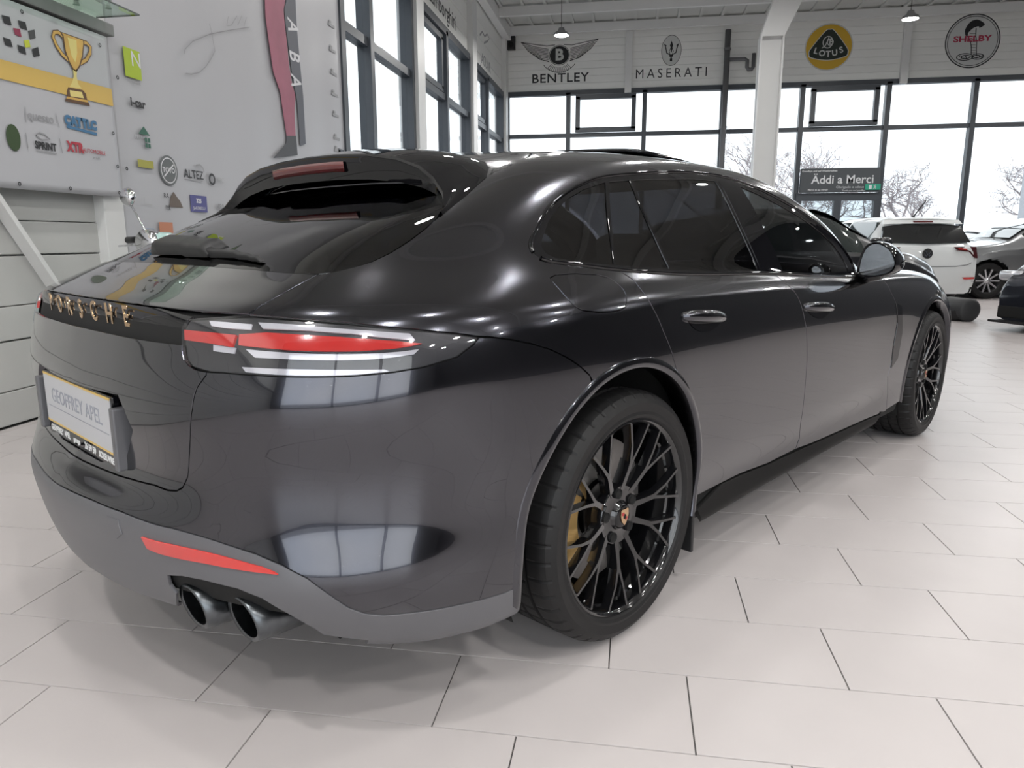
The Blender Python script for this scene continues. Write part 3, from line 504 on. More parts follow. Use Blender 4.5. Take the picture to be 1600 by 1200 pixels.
 'front_arch_in': [(14.140,1.394),(14.121,1.589),(14.106,1.778),(14.096,1.972),(14.090,2.175),(14.087,2.380),(14.089,2.582),(14.095,2.778),(14.105,2.966),(14.120,3.145),(14.139,3.314),(14.160,3.475),(14.185,3.631),(14.212,3.782),(14.242,3.930),(14.274,4.074),(14.309,4.211),(14.346,4.342),(14.385,4.466),(14.426,4.584),(14.469,4.695),(14.514,4.801),(14.561,4.899),(14.610,4.990),(14.660,5.071),(14.711,5.142),(14.765,5.201),(14.820,5.248),(14.876,5.282),(14.933,5.301),(14.991,5.308),(15.050,5.300),(15.109,5.279),(15.168,5.245),(15.227,5.198),(15.285,5.138),(15.342,5.065),(15.398,4.981),(15.452,4.886),(15.506,4.782),(15.558,4.668),(15.608,4.546),(15.656,4.417),(15.702,4.280),(15.747,4.136),(15.790,3.988),(15.830,3.837),(15.869,3.686),(15.904,3.534),(15.937,3.378),(15.967,3.217),(15.993,3.047),(16.016,2.868),(16.037,2.681),(16.055,2.490),(16.070,2.295),(16.083,2.100),(16.095,1.912),(16.107,1.733),(16.119,1.558)],
 'front_arch_out': [(14.076,1.477),(14.059,1.676),(14.045,1.875),(14.037,2.083),(14.033,2.297),(14.032,2.510),(14.036,2.717),(14.045,2.917),(14.059,3.106),(14.076,3.285),(14.097,3.457),(14.121,3.622),(14.147,3.783),(14.176,3.941),(14.208,4.095),(14.242,4.244),(14.279,4.386),(14.318,4.522),(14.359,4.654),(14.402,4.780),(14.448,4.902),(14.494,5.018),(14.543,5.127),(14.593,5.228),(14.645,5.318),(14.698,5.397),(14.754,5.464),(14.811,5.517),(14.870,5.556),(14.930,5.580),(14.992,5.589),(15.054,5.583),(15.116,5.561),(15.178,5.526),(15.240,5.476),(15.301,5.412),(15.361,5.335),(15.420,5.245),(15.477,5.142),(15.533,5.028),(15.588,4.903),(15.641,4.770),(15.692,4.630),(15.742,4.483),(15.789,4.330),(15.835,4.172),(15.878,4.010),(15.920,3.847),(15.959,3.685),(15.995,3.523),(16.028,3.358),(16.058,3.187),(16.084,3.007),(16.107,2.817),(16.128,2.620),(16.146,2.419),(16.162,2.216),(16.175,2.016),(16.189,1.825),(16.202,1.642)],
 'spoiler_edge': [(5.136,10.133),(5.186,10.348),(5.308,10.832),(5.410,11.282),(5.269,11.737)],
 'wiper': [(0.267,9.394),(0.980,9.357),(2.194,9.202)],
 'handle_r': [(9.443,6.337),(9.754,6.256),(10.053,6.162)],
 'handle_f': [(11.389,6.199),(11.666,6.087),(11.935,5.978)],
 'bowl_r': [(9.512,6.183),(9.745,6.072),(9.980,6.042),(9.913,5.845),(9.789,5.753),(9.670,5.775),(9.567,5.911)],
 'bowl_f': [(11.432,6.019),(11.660,5.898),(11.875,5.860),(11.789,5.690),(11.680,5.631),(11.526,5.766)],
 'vent': [(13.585,5.631),(13.738,5.451),(13.790,4.326),(13.737,3.419),(13.578,3.154),(13.573,3.957),(13.631,4.753)],
 'plate_hole': [(0.000,5.000),(0.600,5.000),(1.253,5.051),(1.515,4.608),(1.213,4.185),(0.600,3.930),(0.000,3.930)],
}

# ---------------------------------------------------------------- the grey estate car
CAR = empty('estate_car', (-.77130, 2.45668, 0), PI/2 - .59835, 'dark grey metallic sports estate car with black alloy wheels in the foreground', 'car')
def metric(uv):
    e = 2e-3; p = surf(uv)[0]
    return (surf(uv+[e, 0])[0]-p)/e, (surf(uv+[0, e])[0]-p)/e
def densify(poly, step):
    out = []
    n = len(poly)
    for i in range(n):
        a = np.array(poly[i], float); b = np.array(poly[(i+1) % n], float)
        k = max(1, int(math.ceil(np.abs(b-a).max()/step)))
        for j in range(k): out.append(a + (b-a)*j/k)
    return np.array(out)
def inset(poly, d):
    """pull a (u, v) outline inwards by d metres measured on the surface; the centre line stays put"""
    p, n = surf(poly); t = np.roll(p, -1, 0) - np.roll(p, 1, 0); t /= np.linalg.norm(t, axis=1, keepdims=True) + 1e-9
    s = 1 if area2([tuple(q) for q in poly]) > 0 else -1
    w = np.cross(n, t)*s*d
    su, sv = metric(poly)
    a = np.einsum('ij,ij->i', su, su); b = np.einsum('ij,ij->i', su, sv); c = np.einsum('ij,ij->i', sv, sv)
    e = np.einsum('ij,ij->i', su, w); f = np.einsum('ij,ij->i', sv, w); det = a*c - b*b + 1e-12
    q = poly.copy(); du = (c*e - b*f)/det; dv = (a*f - b*e)/det
    lim = .25; du = np.clip(du, -lim, lim); dv = np.clip(dv, -lim, lim)
    q[:, 0] += du; q[:, 1] += dv
    keep = poly[:, 0] < 1e-3; q[keep, 0] = poly[keep, 0]
    keep = poly[:, 0] > 19.999; q[keep, 0] = poly[keep, 0]
    keep = poly[:, 1] > 13.999; q[keep, 1] = poly[keep, 1]
    q[:, 0] = np.clip(q[:, 0], 0, 20); q[:, 1] = np.clip(q[:, 1], 0, 14)
    return q
def patch(poly, off=0., gap=.002, holes=(), thick=.008, step=.1, bulge=None):
    """triangulated piece of the body surface with a turned-in edge -> verts, normals, faces"""
    B = inset(densify(poly, step), gap) if gap else densify(poly, step)
    H = [inset(densify(h, step), -gap) if gap else densify(h, step) for h in holes]
    lo = B.min(0); hi = B.max(0)
    gx = np.arange(math.ceil(lo[0]/step), math.floor(hi[0]/step)+1)*step; gy = np.arange(math.ceil(lo[1]/step), math.floor(hi[1]/step)+1)*step
    pts = np.array([(x, y) for x in gx for y in gy]) if len(gx) and len(gy) else np.zeros((0, 2))
    if len(pts):
        ok = inside(B, pts)
        for h in H: ok &= ~inside(h, pts)
        pts = pts[ok]
        for L in [B]+H:                                   # keep lattice points off the outline
            if len(pts):
                d = np.full(len(pts), 9.)
                a = L; b = np.roll(L, -1, 0)
                for i in range(len(a)):
                    e = b[i]-a[i]; q = pts-a[i]; tt = np.clip((q@e)/(e@e+1e-12), 0, 1)
                    d = np.minimum(d, np.linalg.norm(q - tt[:, None]*e, axis=1))
                pts = pts[d > step*.35]
    loops = [B]+H; allv = np.vstack(loops+[pts]) if len(pts) else np.vstack(loops)
    edges = []; k = 0
    for L in loops:
        n = len(L); edges += [(k+i, k+(i+1) % n) for i in range(n)]; k += n
    r = delaunay_2d_cdt([Vector(p) for p in allv.tolist()], edges, [], 0, 1e-6)
    V2 = np.array([tuple(v) for v in r[0]]); F = np.array([f for f in r[2] if len(f) == 3])
    cen = V2[F].mean(1); ok = inside(B, cen)
    for h in H: ok &= ~inside(h, cen)
    F = F[ok]
    p, n = surf(V2); o = np.full(len(V2), off)
    if bulge is not None: o = o + bulge(V2, p)
    P = p + n*o[:, None]
    d = V2[F[:, 1]]-V2[F[:, 0]]; e = V2[F[:, 2]]-V2[F[:, 0]]
    F[(d[:, 0]*e[:, 1]-d[:, 1]*e[:, 0]) < 0] = F[(d[:, 0]*e[:, 1]-d[:, 1]*e[:, 0]) < 0][:, ::-1]
    if thick:
        cnt = {}
        for f in F:
            for i in range(3):
                a, b = int(f[i]), int(f[(i+1) % 3]); cnt[(a, b)] = 1
        bd = [(a, b) for (a, b) in cnt if (b, a) not in cnt and not (V2[a, 0] < 1e-3 and V2[b, 0] < 1e-3)]
        m = len(P); ids = {}; ex = []; en = []
        for a, b in bd:
            t = P[b]-P[a]; w = np.cross(t, n[a]); w /= np.linalg.norm(w)+1e-9
            for i in (a, b):
                ex += [P[i], P[i]-n[i]*thick]; nn = .6*w+.4*n[i]; en += [nn/np.linalg.norm(nn), w]
        q = [(m+4*i+1, m+4*i+3, m+4*i+2, m+4*i) for i in range(len(bd))]
        P = np.vstack([P, np.array(ex)]) if ex else P; n = np.vstack([n, np.array(en)]) if en else n
        faces = [tuple(f) for f in F] + q
    else: faces = [tuple(f) for f in F]
    return P, n, faces
def mirrored(P, n, F): 
    s = np.array([1, -1, 1]); return P*s, n*s, [tuple(f)[::-1] for f in F]
def panel(name, poly, material, parent=None, side='RL', **kw):
    """side: 'R' right only, 'RL' a piece each side, 'W' one piece across the centre line"""
    parent = parent or CAR
    poly = [p for p in poly]
    P, n, F = patch(poly, **kw); res = []
    if side == 'W':
        P2, n2, F2 = mirrored(P, n, F); k = len(P)
        res.append(mesh(name, np.vstack([P, P2]), list(F)+[tuple(i+k for i in f) for f in F2], material, parent, True, np.vstack([n, n2])))
    else:
        res.append(mesh(name, P, F, material, parent, True, n))
        if 'L' in side:
            res.append(mesh(name, *(lambda a: (a[0], a[2]))(mirrored(P, n, F)), material, parent, True, mirrored(P, n, F)[1]))
    return res
# dark shell under the skin (shows in the shut lines)
RA = (-.03, .365, .42); FA = (2.94, .35, .425)
def shell():
    st = 2; us = np.arange(0, len(GU), st); vs = np.arange(0, int(8.7/DU)+1, st)
    P = GRID[np.ix_(us, vs)] - GN[np.ix_(us, vs)]*.014; n = len(us); m = len(vs); P = P.reshape(-1, 3); F = []
    for i in range(n-1):
        for j in range(m-1):
            q = (i*m+j, (i+1)*m+j, (i+1)*m+j+1, i*m+j+1); c = P[list(q)].mean(0); r = False
            if c[1] < -.7:
                for (cx, cz, rr) in (RA, FA):
                    if (c[0]-cx)**2 + (c[2]-cz)**2 < (rr+.012)**2 or (abs(c[0]-cx) < rr and c[2] < cz): r = True
            if not r and GV[vs[j]] >= 3.8 and GV[vs[j]] < 5.05 and abs(c[1]) < .36 and c[0] < -.9: r = True
            if not r and GV[vs[j]] < 1.5 and -1.2 < c[0] < -.75 and -.80 < c[1] < -.30: r = True
            if not r: F.append(q)
    k = len(P); P2 = P*np.array([1, -1, 1]); F += [tuple(i+k for i in f[::-1]) for f in F]
    mesh('inner_shell', np.vstack([P, P2]), F, M['gap'], CAR, True)
shell()
o = MB().box((-.55, -.70, .19), (3.4, .70, .24)).box((-.85,-.3,.3),(-.4,.3,.33)).build('floor_pan', M['gap'], CAR)

panel('rear_bumper', OUT['bumper'], M['paint'], side='W', holes=())
panel('lower_valance', OUT['valance'], M['satin_grey'], side='W', gap=.0012, off=.001)
# tailgate with the number plate recess opened
_ph = OUT['plate_hole']
_tg = [p for p in OUT['tailgate']]
# outline runs: centre bottom -> cut -> bar -> centre; splice the recess in at the centre line
TG = panel('tailgate', _tg + [(0, _ph[0][1])] + _ph[1:-1] + [(0, _ph[-1][1])], M['paint'], side='W', gap=.002, thick=.03)[0]
panel('plate_recess', [(0, _ph[0][1]+.1)] + [(p[0]+.12, p[1]+(.1 if p[1] > 4.5 else -.05)) for p in _ph[1:-1]] + [(0, _ph[-1][1]-.05)], M['gloss_black'], TG, side='W', off=-.028, gap=0, thick=0)
DK = panel('tailgate_deck', OUT['deck'], M['paint'], side='W', gap=.003)[0]
LB = panel('light_bar', OUT['bar'], M['gloss_black'], side='W', off=-.002, thick=.02, bulge=lambda q, p: -.024*np.clip((7.1-q[:, 1])/.8, 0, 1))[0]
sharpen(LB.data, 50)
panel('rear_window', OUT['rear_glass'], M['privacy'], side='W', off=-.003, gap=.004)
QP = panel('side_panel', OUT['quarter'], M['paint'], holes=[OUT['fuel']])
for qp, s in zip(QP, ('R', 'L')):
    if s == 'R': panel('fuel_flap', OUT['fuel'], M['paint'], qp, side='R', gap=.0015)
RD = panel('rear_door', OUT['rear_door'], M['paint'], gap=.0026)
FD = panel('front_door', OUT['front_door'], M['paint'], gap=.0026)
panel('front_fender', OUT['fender'], M['paint'], gap=.0015)
panel('front_bumper', OUT['front_bumper'], M['paint'], side='W')
panel('bonnet', OUT['hood'], M['paint'], side='W')
panel('windscreen', OUT['windshield'], M['tint'], side='W', off=-.004, gap=.004)
panel('roof', OUT['roof'], M['paint'], side='W', gap=.001)
panel('side_sill', OUT['sill'], M['sill'], off=.004, thick=.03)
panel('window_trim', OUT['window_trim'], M['gloss_black'], gap=.001, off=.0,
      holes=[OUT['quarter_glass'], OUT['rear_glass_small'], OUT['rear_door_glass'], OUT['front_door_glass']])
for k, nm, mt in (('quarter_glass', 'quarter_window', 'privacy'), ('rear_glass_small', 'rear_vent_window', 'privacy'), ('rear_door_glass', 'rear_door_window', 'privacy'), ('front_door_glass', 'front_door_window', 'tint')):
    panel(nm, OUT[k], M[mt], gap=-.002, off=-.003, thick=0)
panel('pillar_cover', OUT['b_pillar'], M['gloss_black'], off=.001, gap=.001)
# bright belt moulding and roof edge moulding
def strip(name, uvs, width, material, parent=None, off=.004, closed=False, n=4):
    uvs = np.array(uvs, float); d = np.concatenate([[0], np.cumsum(np.linalg.norm(np.diff(uvs, axis=0), axis=1))]); t = np.linspace(0, d[-1], int(d[-1]/.06)+2)
    q = np.stack([akima(d, uvs[:, 0], t), akima(d, uvs[:, 1], t)], 1) if len(uvs) > 4 else np.stack([np.interp(t, d, uvs[:, 0]), np.interp(t, d, uvs[:, 1])], 1)
    p, nn = surf(q); tg = np.gradient(p, axis=0); tg /= np.linalg.norm(tg, axis=1, keepdims=True); w = np.cross(nn, tg)
    V = []; F = []; A = np.linspace(0, PI, 7)
    for i in range(len(p)):
        for a in A: V.append(p[i] + w[i]*math.cos(a)*width/2 + nn[i]*(math.sin(a)*off - .001))
    k = len(A)
    for i in range(len(p)-1):
        for j in range(k-1): F.append((i*k+j, i*k+j+1, (i+1)*k+j+1, (i+1)*k+j))
    V = np.array(V); r = [mesh(name, V, F, material, parent or CAR, True)]
    r.append(mesh(name, V*np.array([1, -1, 1]), [f[::-1] for f in F], material, parent or CAR, True))
    return r
WT = OUT['window_trim']
strip('roof_edge_moulding', WT[10:], .011, M['gloss_black'], off=.007)
strip('belt_moulding', WT[0:10], .012, M['gloss_black'], off=.008)
panel('wing_vent', OUT['vent'], M['gloss_black'], gap=0, off=.003)

# tail lamps
for s in ('R', 'L'):
    LP = empty('tail_lamp', parent=CAR)
    def lp(name, key, m, off, **kw):
        P, n, F = patch(OUT[key], off=off, **kw)
        if s == 'L': P, n, F = mirrored(P, n, F)
        return mesh(name, P, F, m, LP, True, n)
    lp('housing', 'lamp', M['lamp_dark'], -.008, gap=.001, thick=0, step=.08)
    lp('brake_strip', 'red_in', M['red'], -.001, gap=0, step=.05)
    lp('brake_strip', 'red_out', M['red'], -.001, gap=0, step=.05)
    for k in ('w_top', 'w_mid', 'w_low', 'w_in_top', 'w_in_low'): lp('clear_strip', k, M['clear_lens'], -.004, gap=0, step=.05)
    lp('lens', 'lamp', M['lens'], .003, gap=.002, thick=.006, step=.08)
panel('rear_reflector', OUT['reflector'], M['red'], off=.005, gap=0, thick=.008, step=.05)
panel('towing_cover', OUT['tow_cover'], M['satin_grey'], off=.003, gap=0, thick=.003, step=.05, side='R')
# wheel arch lips
for k, c in (('rear_arch', RA), ('front_arch', FA)):
    a, na = surf(OUT[k+'_in']); b, nb = surf(OUT[k+'_out']); V = []; F = []
    for i in range(len(a)):
        rad = np.array([a[i, 0]-c[0], 0, a[i, 2]-c[1]]); rad /= np.linalg.norm(rad)
        m_ = .5*(a[i]+b[i]); nm = .5*(na[i]+nb[i])
        V += [b[i]-nb[i]*.001, m_+nm*.006, a[i]+na[i]*.006, a[i]+na[i]*.001-rad*.006, a[i]+np.array([0, .07, 0])-rad*.002]
    for i in range(len(a)-1):
        for j in range(4): F.append((i*5+j, (i+1)*5+j, (i+1)*5+j+1, i*5+j+1))
    V = np.array(V); mesh('wheel_arch_lip', V, F, M['paint'], CAR, True); mesh('wheel_arch_lip', V*np.array([1, -1, 1]), [f[::-1] for f in F], M['paint'], CAR, True)
    for s in (-1, 1):
        V = []; F = []; A = np.radians(np.linspace(-112, 112, 40))
        for t in A:
            for (r, y) in ((c[2]+.012, .915), (c[2]+.015, .60), (c[2]-.2, .58), (.05, .58)): V.append((c[0]+r*math.sin(t), s*y, c[1]+r*math.cos(t)))
        for i in range(len(A)-1):
            for j in range(3): F.append((i*4+j, (i+1)*4+j, (i+1)*4+j+1, i*4+j+1))
        mesh('wheel_housing', V, F, M['gap'], CAR, True)

# roof spoiler
def roof_z(x, y):
    m = (GRID[..., 0]-x)**2 + (GRID[..., 1]+abs(y))**2 + np.where(np.arange(len(GV))[None, :]*DU < 9.5, 9, 0)
    i = np.argsort(m.ravel())[:6]; w = 1/(m.ravel()[i]+1e-6); return float((GRID.reshape(-1, 3)[i, 2]*w).sum()/w.sum())
SPL = empty('roof_spoiler', parent=CAR)
rows = []   # |y|, front x, trailing top x,z, trailing foot x,z, inner x,z
for y, xf, xt, zt, xb, zb, xi, zi in ((0,-.05,-.372,1.355,-.362,1.284,-.25,1.284),(.15,-.052,-.37,1.353,-.36,1.283,-.25,1.283),(.3,-.06,-.362,1.344,-.353,1.276,-.245,1.275),(.42,-.08,-.351,1.326,-.343,1.262,-.24,1.263),(.5,-.105,-.342,1.30,-.336,1.245,-.24,1.25),(.55,-.14,-.34,1.27,-.336,1.228,-.245,1.234),(.60,-.20,-.352,1.23,-.349,1.202,-.27,1.212),(.64,-.31,-.386,1.194,-.386,1.179,-.32,1.187),(.668,-.415,-.427,1.166,-.427,1.162,-.40,1.166)):
    zf = roof_z(xf, y) + .001; top = []
    for t in np.linspace(0, 1, 9):
        x = xf + (xt-xf)*t; zl = zf + (zt-zf)*t; zs = roof_z(x, y) if t < .4 else -9
        top.append((x, y, max(zl + .018*math.sin(PI*t)*(1 if y < .6 else .5), zs+.001)))
    rows.append(top + [(xt-.004, y, zt-.008), ((xt+xb)/2-.004, y, (zt+zb)/2), (xb, y, zb), (xi, y, zi)])
k = len(rows[0]); full = [[(a, -b, c) for a, b, c in r] for r in rows[::-1]] + [[(a, b, c) for a, b, c in r] for r in rows[1:]]
V = [p for r in full for p in r]; F = [(i*k+j, i*k+j+1, (i+1)*k+j+1, (i+1)*k+j) for i in range(len(full)-1) for j in range(k-1)]
F = [f[::-1] for f in F]
ob = mesh('spoiler_blade', V, F, M['gloss_black'], SPL, True); sharpen(ob.data, 40)
V = []; F = []
for y in np.linspace(-.2, .2, 15):
    a = abs(y); xt = np.interp(a, (0, .15, .3), (-.372, -.37, -.362)); xb = np.interp(a, (0, .15, .3), (-.362, -.36, -.353)); zt = np.interp(a, (0, .15, .3), (1.355, 1.353, 1.344)); zb = zt-.070
    for t in (.30, .30, .72, .72): pass
    for t, d in ((.28, .002), (.30, -.006), (.68, -.006), (.70, .002)): V.append((xt+(xb-xt)*t-.004+d, y, zt+(zb-zt)*t))
for i in range(14):
    for j in range(3): F.append((i*4+j, i*4+j+1, (i+1)*4+j+1, (i+1)*4+j))
mesh('high_brake_light', V, F, M['red_dark'], SPL, True)

# rear wiper
WP = empty('rear_wiper', parent=CAR)
def on(px_, py_):   # nearest surface uv for a point given in x,y of the car plan near the rear glass
    m = (GRID[:130, 160:240, 0]-px_)**2 + (GRID[:130, 160:240, 1]+abs(py_))**2; i, j = np.unravel_index(m.argmin(), m.shape); return GRID[i, 160+j], GN[i, 160+j]
def hump(name, y0, y1, x0, x1, w0, w1, h0, h1, m, n=14, lift=.0):
    V = []; F = []
    for i in range(n+1):
        t = i/n; y = y0+(y1-y0)*t; x = x0+(x1-x0)*t; w = w0+(w1-w0)*t; h = (h0+(h1-h0)*t)*(1 if 0 < i < n else .25)
        p, nn = on(x, y); nn = nn*np.array([1, math.copysign(1, -y) if y else 1, 1])
        p = np.array([x, y, p[2]])
        d = np.array([.93, 0, .37])
        for a in np.linspace(0, PI, 9): V.append(p + d*math.copysign(abs(math.cos(a))**.5, math.cos(a))*w/2 + nn*(math.sin(a)**.4*h + lift))
    for i in range(n):
        for j in range(8): F.append((i*9+j, i*9+j+1, (i+1)*9+j+1, (i+1)*9+j))
    V.append(np.mean(V[:9], 0)); c0 = len(V)-1; V.append(np.mean(V[n*9:(n+1)*9], 0)); c1 = len(V)-1
    for j in range(8): F += [(j, c0, j+1), (n*9+j+1, c1, n*9+j)]
    ob = mesh(name, V, F, m, WP, True); sharpen(ob.data, 50); return ob
hump('wiper_housing', .12, -.235, -.765, -.772, .075, .062, .036, .030, M['black_plastic'])
hump('wiper_arm', -.20, -.46, -.785, -.775, .024, .012, .020, .010, M['black_plastic'])

# lettering on the light bar
def text_mesh(s, size, depth, mat_, name, parent=None, bold=0., space=1., align='CENTER'):
    c = bpy.data.curves.new(name, 'FONT'); c.body = s; c.size = size; c.extrude = depth; c.offset = bold; c.align_x = align; c.align_y = 'CENTER'; c.space_character = space; c.resolution_u = 3
    t = bpy.data.objects.new(name, c); COL.objects.link(t)
    dg = bpy.context.evaluated_depsgraph_get(); me = bpy.data.meshes.new_from_object(t.evaluated_get(dg)); me.name = name
    bpy.data.objects.remove(t); bpy.data.curves.remove(c)
    me.materials.clear(); me.materials.append(mat_)
    o = bpy.data.objects.new(name, me); link(o, parent); return o
for i, ch in enumerate('PORSCHE'):
    y = .275 - i*.0935
    uu = float(np.interp(abs(y), -GRID[:, 136, 1][:60], GU[:60])); p, n = surf([(uu, 6.76)], -.008); p = p[0]; n = n[0]
    if y > 0: p = p*np.array([1, -1, 1]); n = n*np.array([1, -1, 1])
    n[2] = -.06; n = Vector(n).normalized(); xa = Vector((0, 0, 1)).cross(n).normalized(); za = n.cross(xa)
    o = text_mesh(ch, .066, .0012, M['gold'], 'badge_letter', LB, .001)
    o.matrix_local = Matrix(((xa.x*.86, za.x, n.x, p[0]), (xa.y*.86, za.y, n.y, p[1]), (xa.z*.86, za.z, n.z, p[2]), (0, 0, 0, 1)))

# number plate
PL = empty('number_plate', parent=CAR)
mp = mat('plate_silver', (.50, .50, .52), .4, .1); my = mat('plate_amber', (.62, .42, .12), .4); mgp = mat('plate_print', (.28, .29, .33), .5)
MB().box((-1.062, -.268, .590), (-1.044, .268, .766), bev=.004).build('plate_frame', M['gloss_black'], PL)
MB().box((-1.0645, -.258, .628), (-1.058, .258, .760)).build('plate_face', mp, PL)
for z in (.757, .6265): MB().box((-1.0652, -.258, z), (-1.0622, .258, z+.005)).build('plate_line', my, PL)
def rear_text(s, size, y, z, m_, x, bold=0, sy=1.):
    o = text_mesh(s, size, .0004, m_, 'plate_text', PL, bold); o.matrix_local = Matrix(((0, 0, -1, x), (-sy, 0, 0, y), (0, 1, 0, z), (0, 0, 0, 1))); return o
rear_text('GEOFFREY APEL', .054, 0, .705, mgp, -1.0649, 0, 1.02); MB().box((-1.0652, -.235, .672), (-1.064, .235, .674)).build('plate_rule', mgp, PL)
rear_text('GEOFFREY APEL', .023, .165, .608, M['white'], -1.0625, .0006); rear_text('garage', .02, .03, .608, M['white'], -1.0625, .0006); rear_text('26 59 59', .024, -.075, .608, M['white'], -1.0625, .0006); rear_text('SOLEUVRE', .022, -.19, .608, M['white'], -1.0625, .0006)
for s in (-1, 1): MB().box((-1.075, s*.292-.012, .60), (-1.03, s*.292+.012, .745), bev=.004).build('plate_side_bracket', M['satin_grey'], PL)

# exhaust tips
for s in (-1, 1):
    EX = empty('exhaust_pair', parent=CAR)
    for (x, y) in ((-1.015, .505), (-.965, .635)):
        t = MB().lathe([(.046, .0), (.052, -.004), (.056, .0), (.058, .02), (.056, .24), (.049, .24), (.048, .02), (.046, .0)], 40, 'x')
        t.v = [(p[0] - .22*p[2] if p[0] < .03 else p[0], p[1], p[2]) for p in t.v]           # slash-cut mouth, upper lip further back
        b = t.build('exhaust_tip', M['dark_steel'], EX, True, loc=(x, s*y, .325), rot=(0, math.radians(3), -s*math.radians(2)))
        b.scale = (1, 1.1, .94)
        MB().lathe([(.0005, .06), (.048, .06), (.048, .07)], 40, 'x').build('tip_bore', M['gap'], b, True)
    MB().box((-.82, s*.57-.2, .27), (-.70, s*.57+.2, .40)).build('silencer', M['gap'], EX)

# door handles
def handle(par, key, bowl, s):
    p, n = surf(OUT[key]); a, b = p[0].copy(), p[-1].copy(); L = np.linalg.norm(b-a); d = (b-a)/L; nn = n[1]; w = np.cross(nn, d)
    V = []; F = []; N = 16
    for i in range(N+1):
        t = i/N; x = t*L; c = p[0]+(p[-1]-p[0])*t; arch = math.sin(PI*t)**.5
        h = .005+.030*arch; wd = .010 + .009*arch
        for q in np.linspace(0, 2*PI, 10, endpoint=False): V.append(c + w*math.cos(q)*wd + nn*(h - .012 + math.sin(q)*.012))
    for i in range(N):
        for j in range(10): F.append((i*10+j, i*10+(j+1) % 10, (i+1)*10+(j+1) % 10, (i+1)*10+j))
    F += [tuple(range(10))[::-1], tuple(N*10+j for j in range(10))]
    V = np.array(V)
    if s > 0: V = V*np.array([1, -1, 1]); F = [f[::-1] for f in F]
    mesh('door_handle', V, F, M['paint'], par, True)
    P, n2, F2 = patch(smooth_loop(OUT[bowl], 4), off=.0015, gap=0, thick=0, step=.04)
    if s > 0: P, n2, F2 = mirrored(P, n2, F2)
    mesh('handle_bowl', P, F2, M['gloss_black'], par, True, n2)
for par, s in zip(RD, (-1, 1)): handle(par, 'handle_r', 'bowl_r', s)
for par, s in zip(FD, (-1, 1)): handle(par, 'handle_f', 'bowl_f', s)

# door mirrors
for s in (-1, 1):
    MR = empty('door_mirror', parent=CAR)
    # rear-view outline (across, up) swept forward into a shell
    out = smooth_loop([(.895, .955), (.90, 1.03), (.925, 1.085), (.97, 1.097), (1.02, 1.07), (1.05, 1.02), (1.045, .975), (1.0, .95), (.94, .943)], 5)
    secs = ((1.80, .90), (1.79, .97), (1.80, 1.0), (1.84, 1.02), (1.90, .98), (1.96, .84), (2.0, .6), (2.015, .25))
    V = []; F = []; n = len(out); cy, cz = .968, 1.02
    for x, k in secs:
        for (y, z) in out: V.append((x, s*(cy+(y-cy)*k), cz+(z-cz)*k))
    for i in range(len(secs)-1):
        for j in range(n): q = (i*n+j, i*n+(j+1) % n, (i+1)*n+(j+1) % n, (i+1)*n+j); F.append(q if s > 0 else q[::-1])
    F.append(tuple((len(secs)-1)*n+j for j in range(n)) if s > 0 else tuple((len(secs)-1)*n+j for j in range(n))[::-1])
    o = mesh('mirror_housing', V, F, M['gloss_black'], MR, True); sharpen(o.data, 45)
    gl = [(1.802, s*(cy+(y-cy)*.87), cz+(z-cz)*.87) for y, z in out]
    mesh('mirror_glass', gl, [tuple(range(n)) if s < 0 else tuple(range(n))[::-1]], M['mirror'], MR)
    MB().tube([(1.93, s*.86, .93), (1.92, s*.90, .945), (1.91, s*.95, .965)], [.035, .03, .035], 12).build('mirror_foot', M['gloss_black'], MR, True)

# raised glass roof panel
V = []; F = []; XS = np.linspace(.70, 1.36, 13); YS = np.linspace(-.47, .47, 17)
for x in XS:
    t = (x-.70)/.66; up = .020*(1-t)**1.2 + .004
    for y in YS: V.append((x, y, roof_z(x, y) + up))
for i in range(12):
    for j in range(16): F.append((i*17+j, (i+1)*17+j, (i+1)*17+j+1, i*17+j+1))
o = mesh('sunroof_panel', V, F, M['gloss_black'], CAR, True)
sd = o.modifiers.new('t', 'SOLIDIFY'); sd.thickness = .012; sd.offset = -1
MB().box((.60, -.40, 1.32), (1.2, .40, 1.395)).build('sunroof_frame', M['gap'], CAR)

# mud flaps
for s in (-1, 1): MB().box((.385, s*.86-.07, .12), (.40, s*.86+.07, .27), bev=.004).build('mud_flap', M['black_plastic'], CAR)

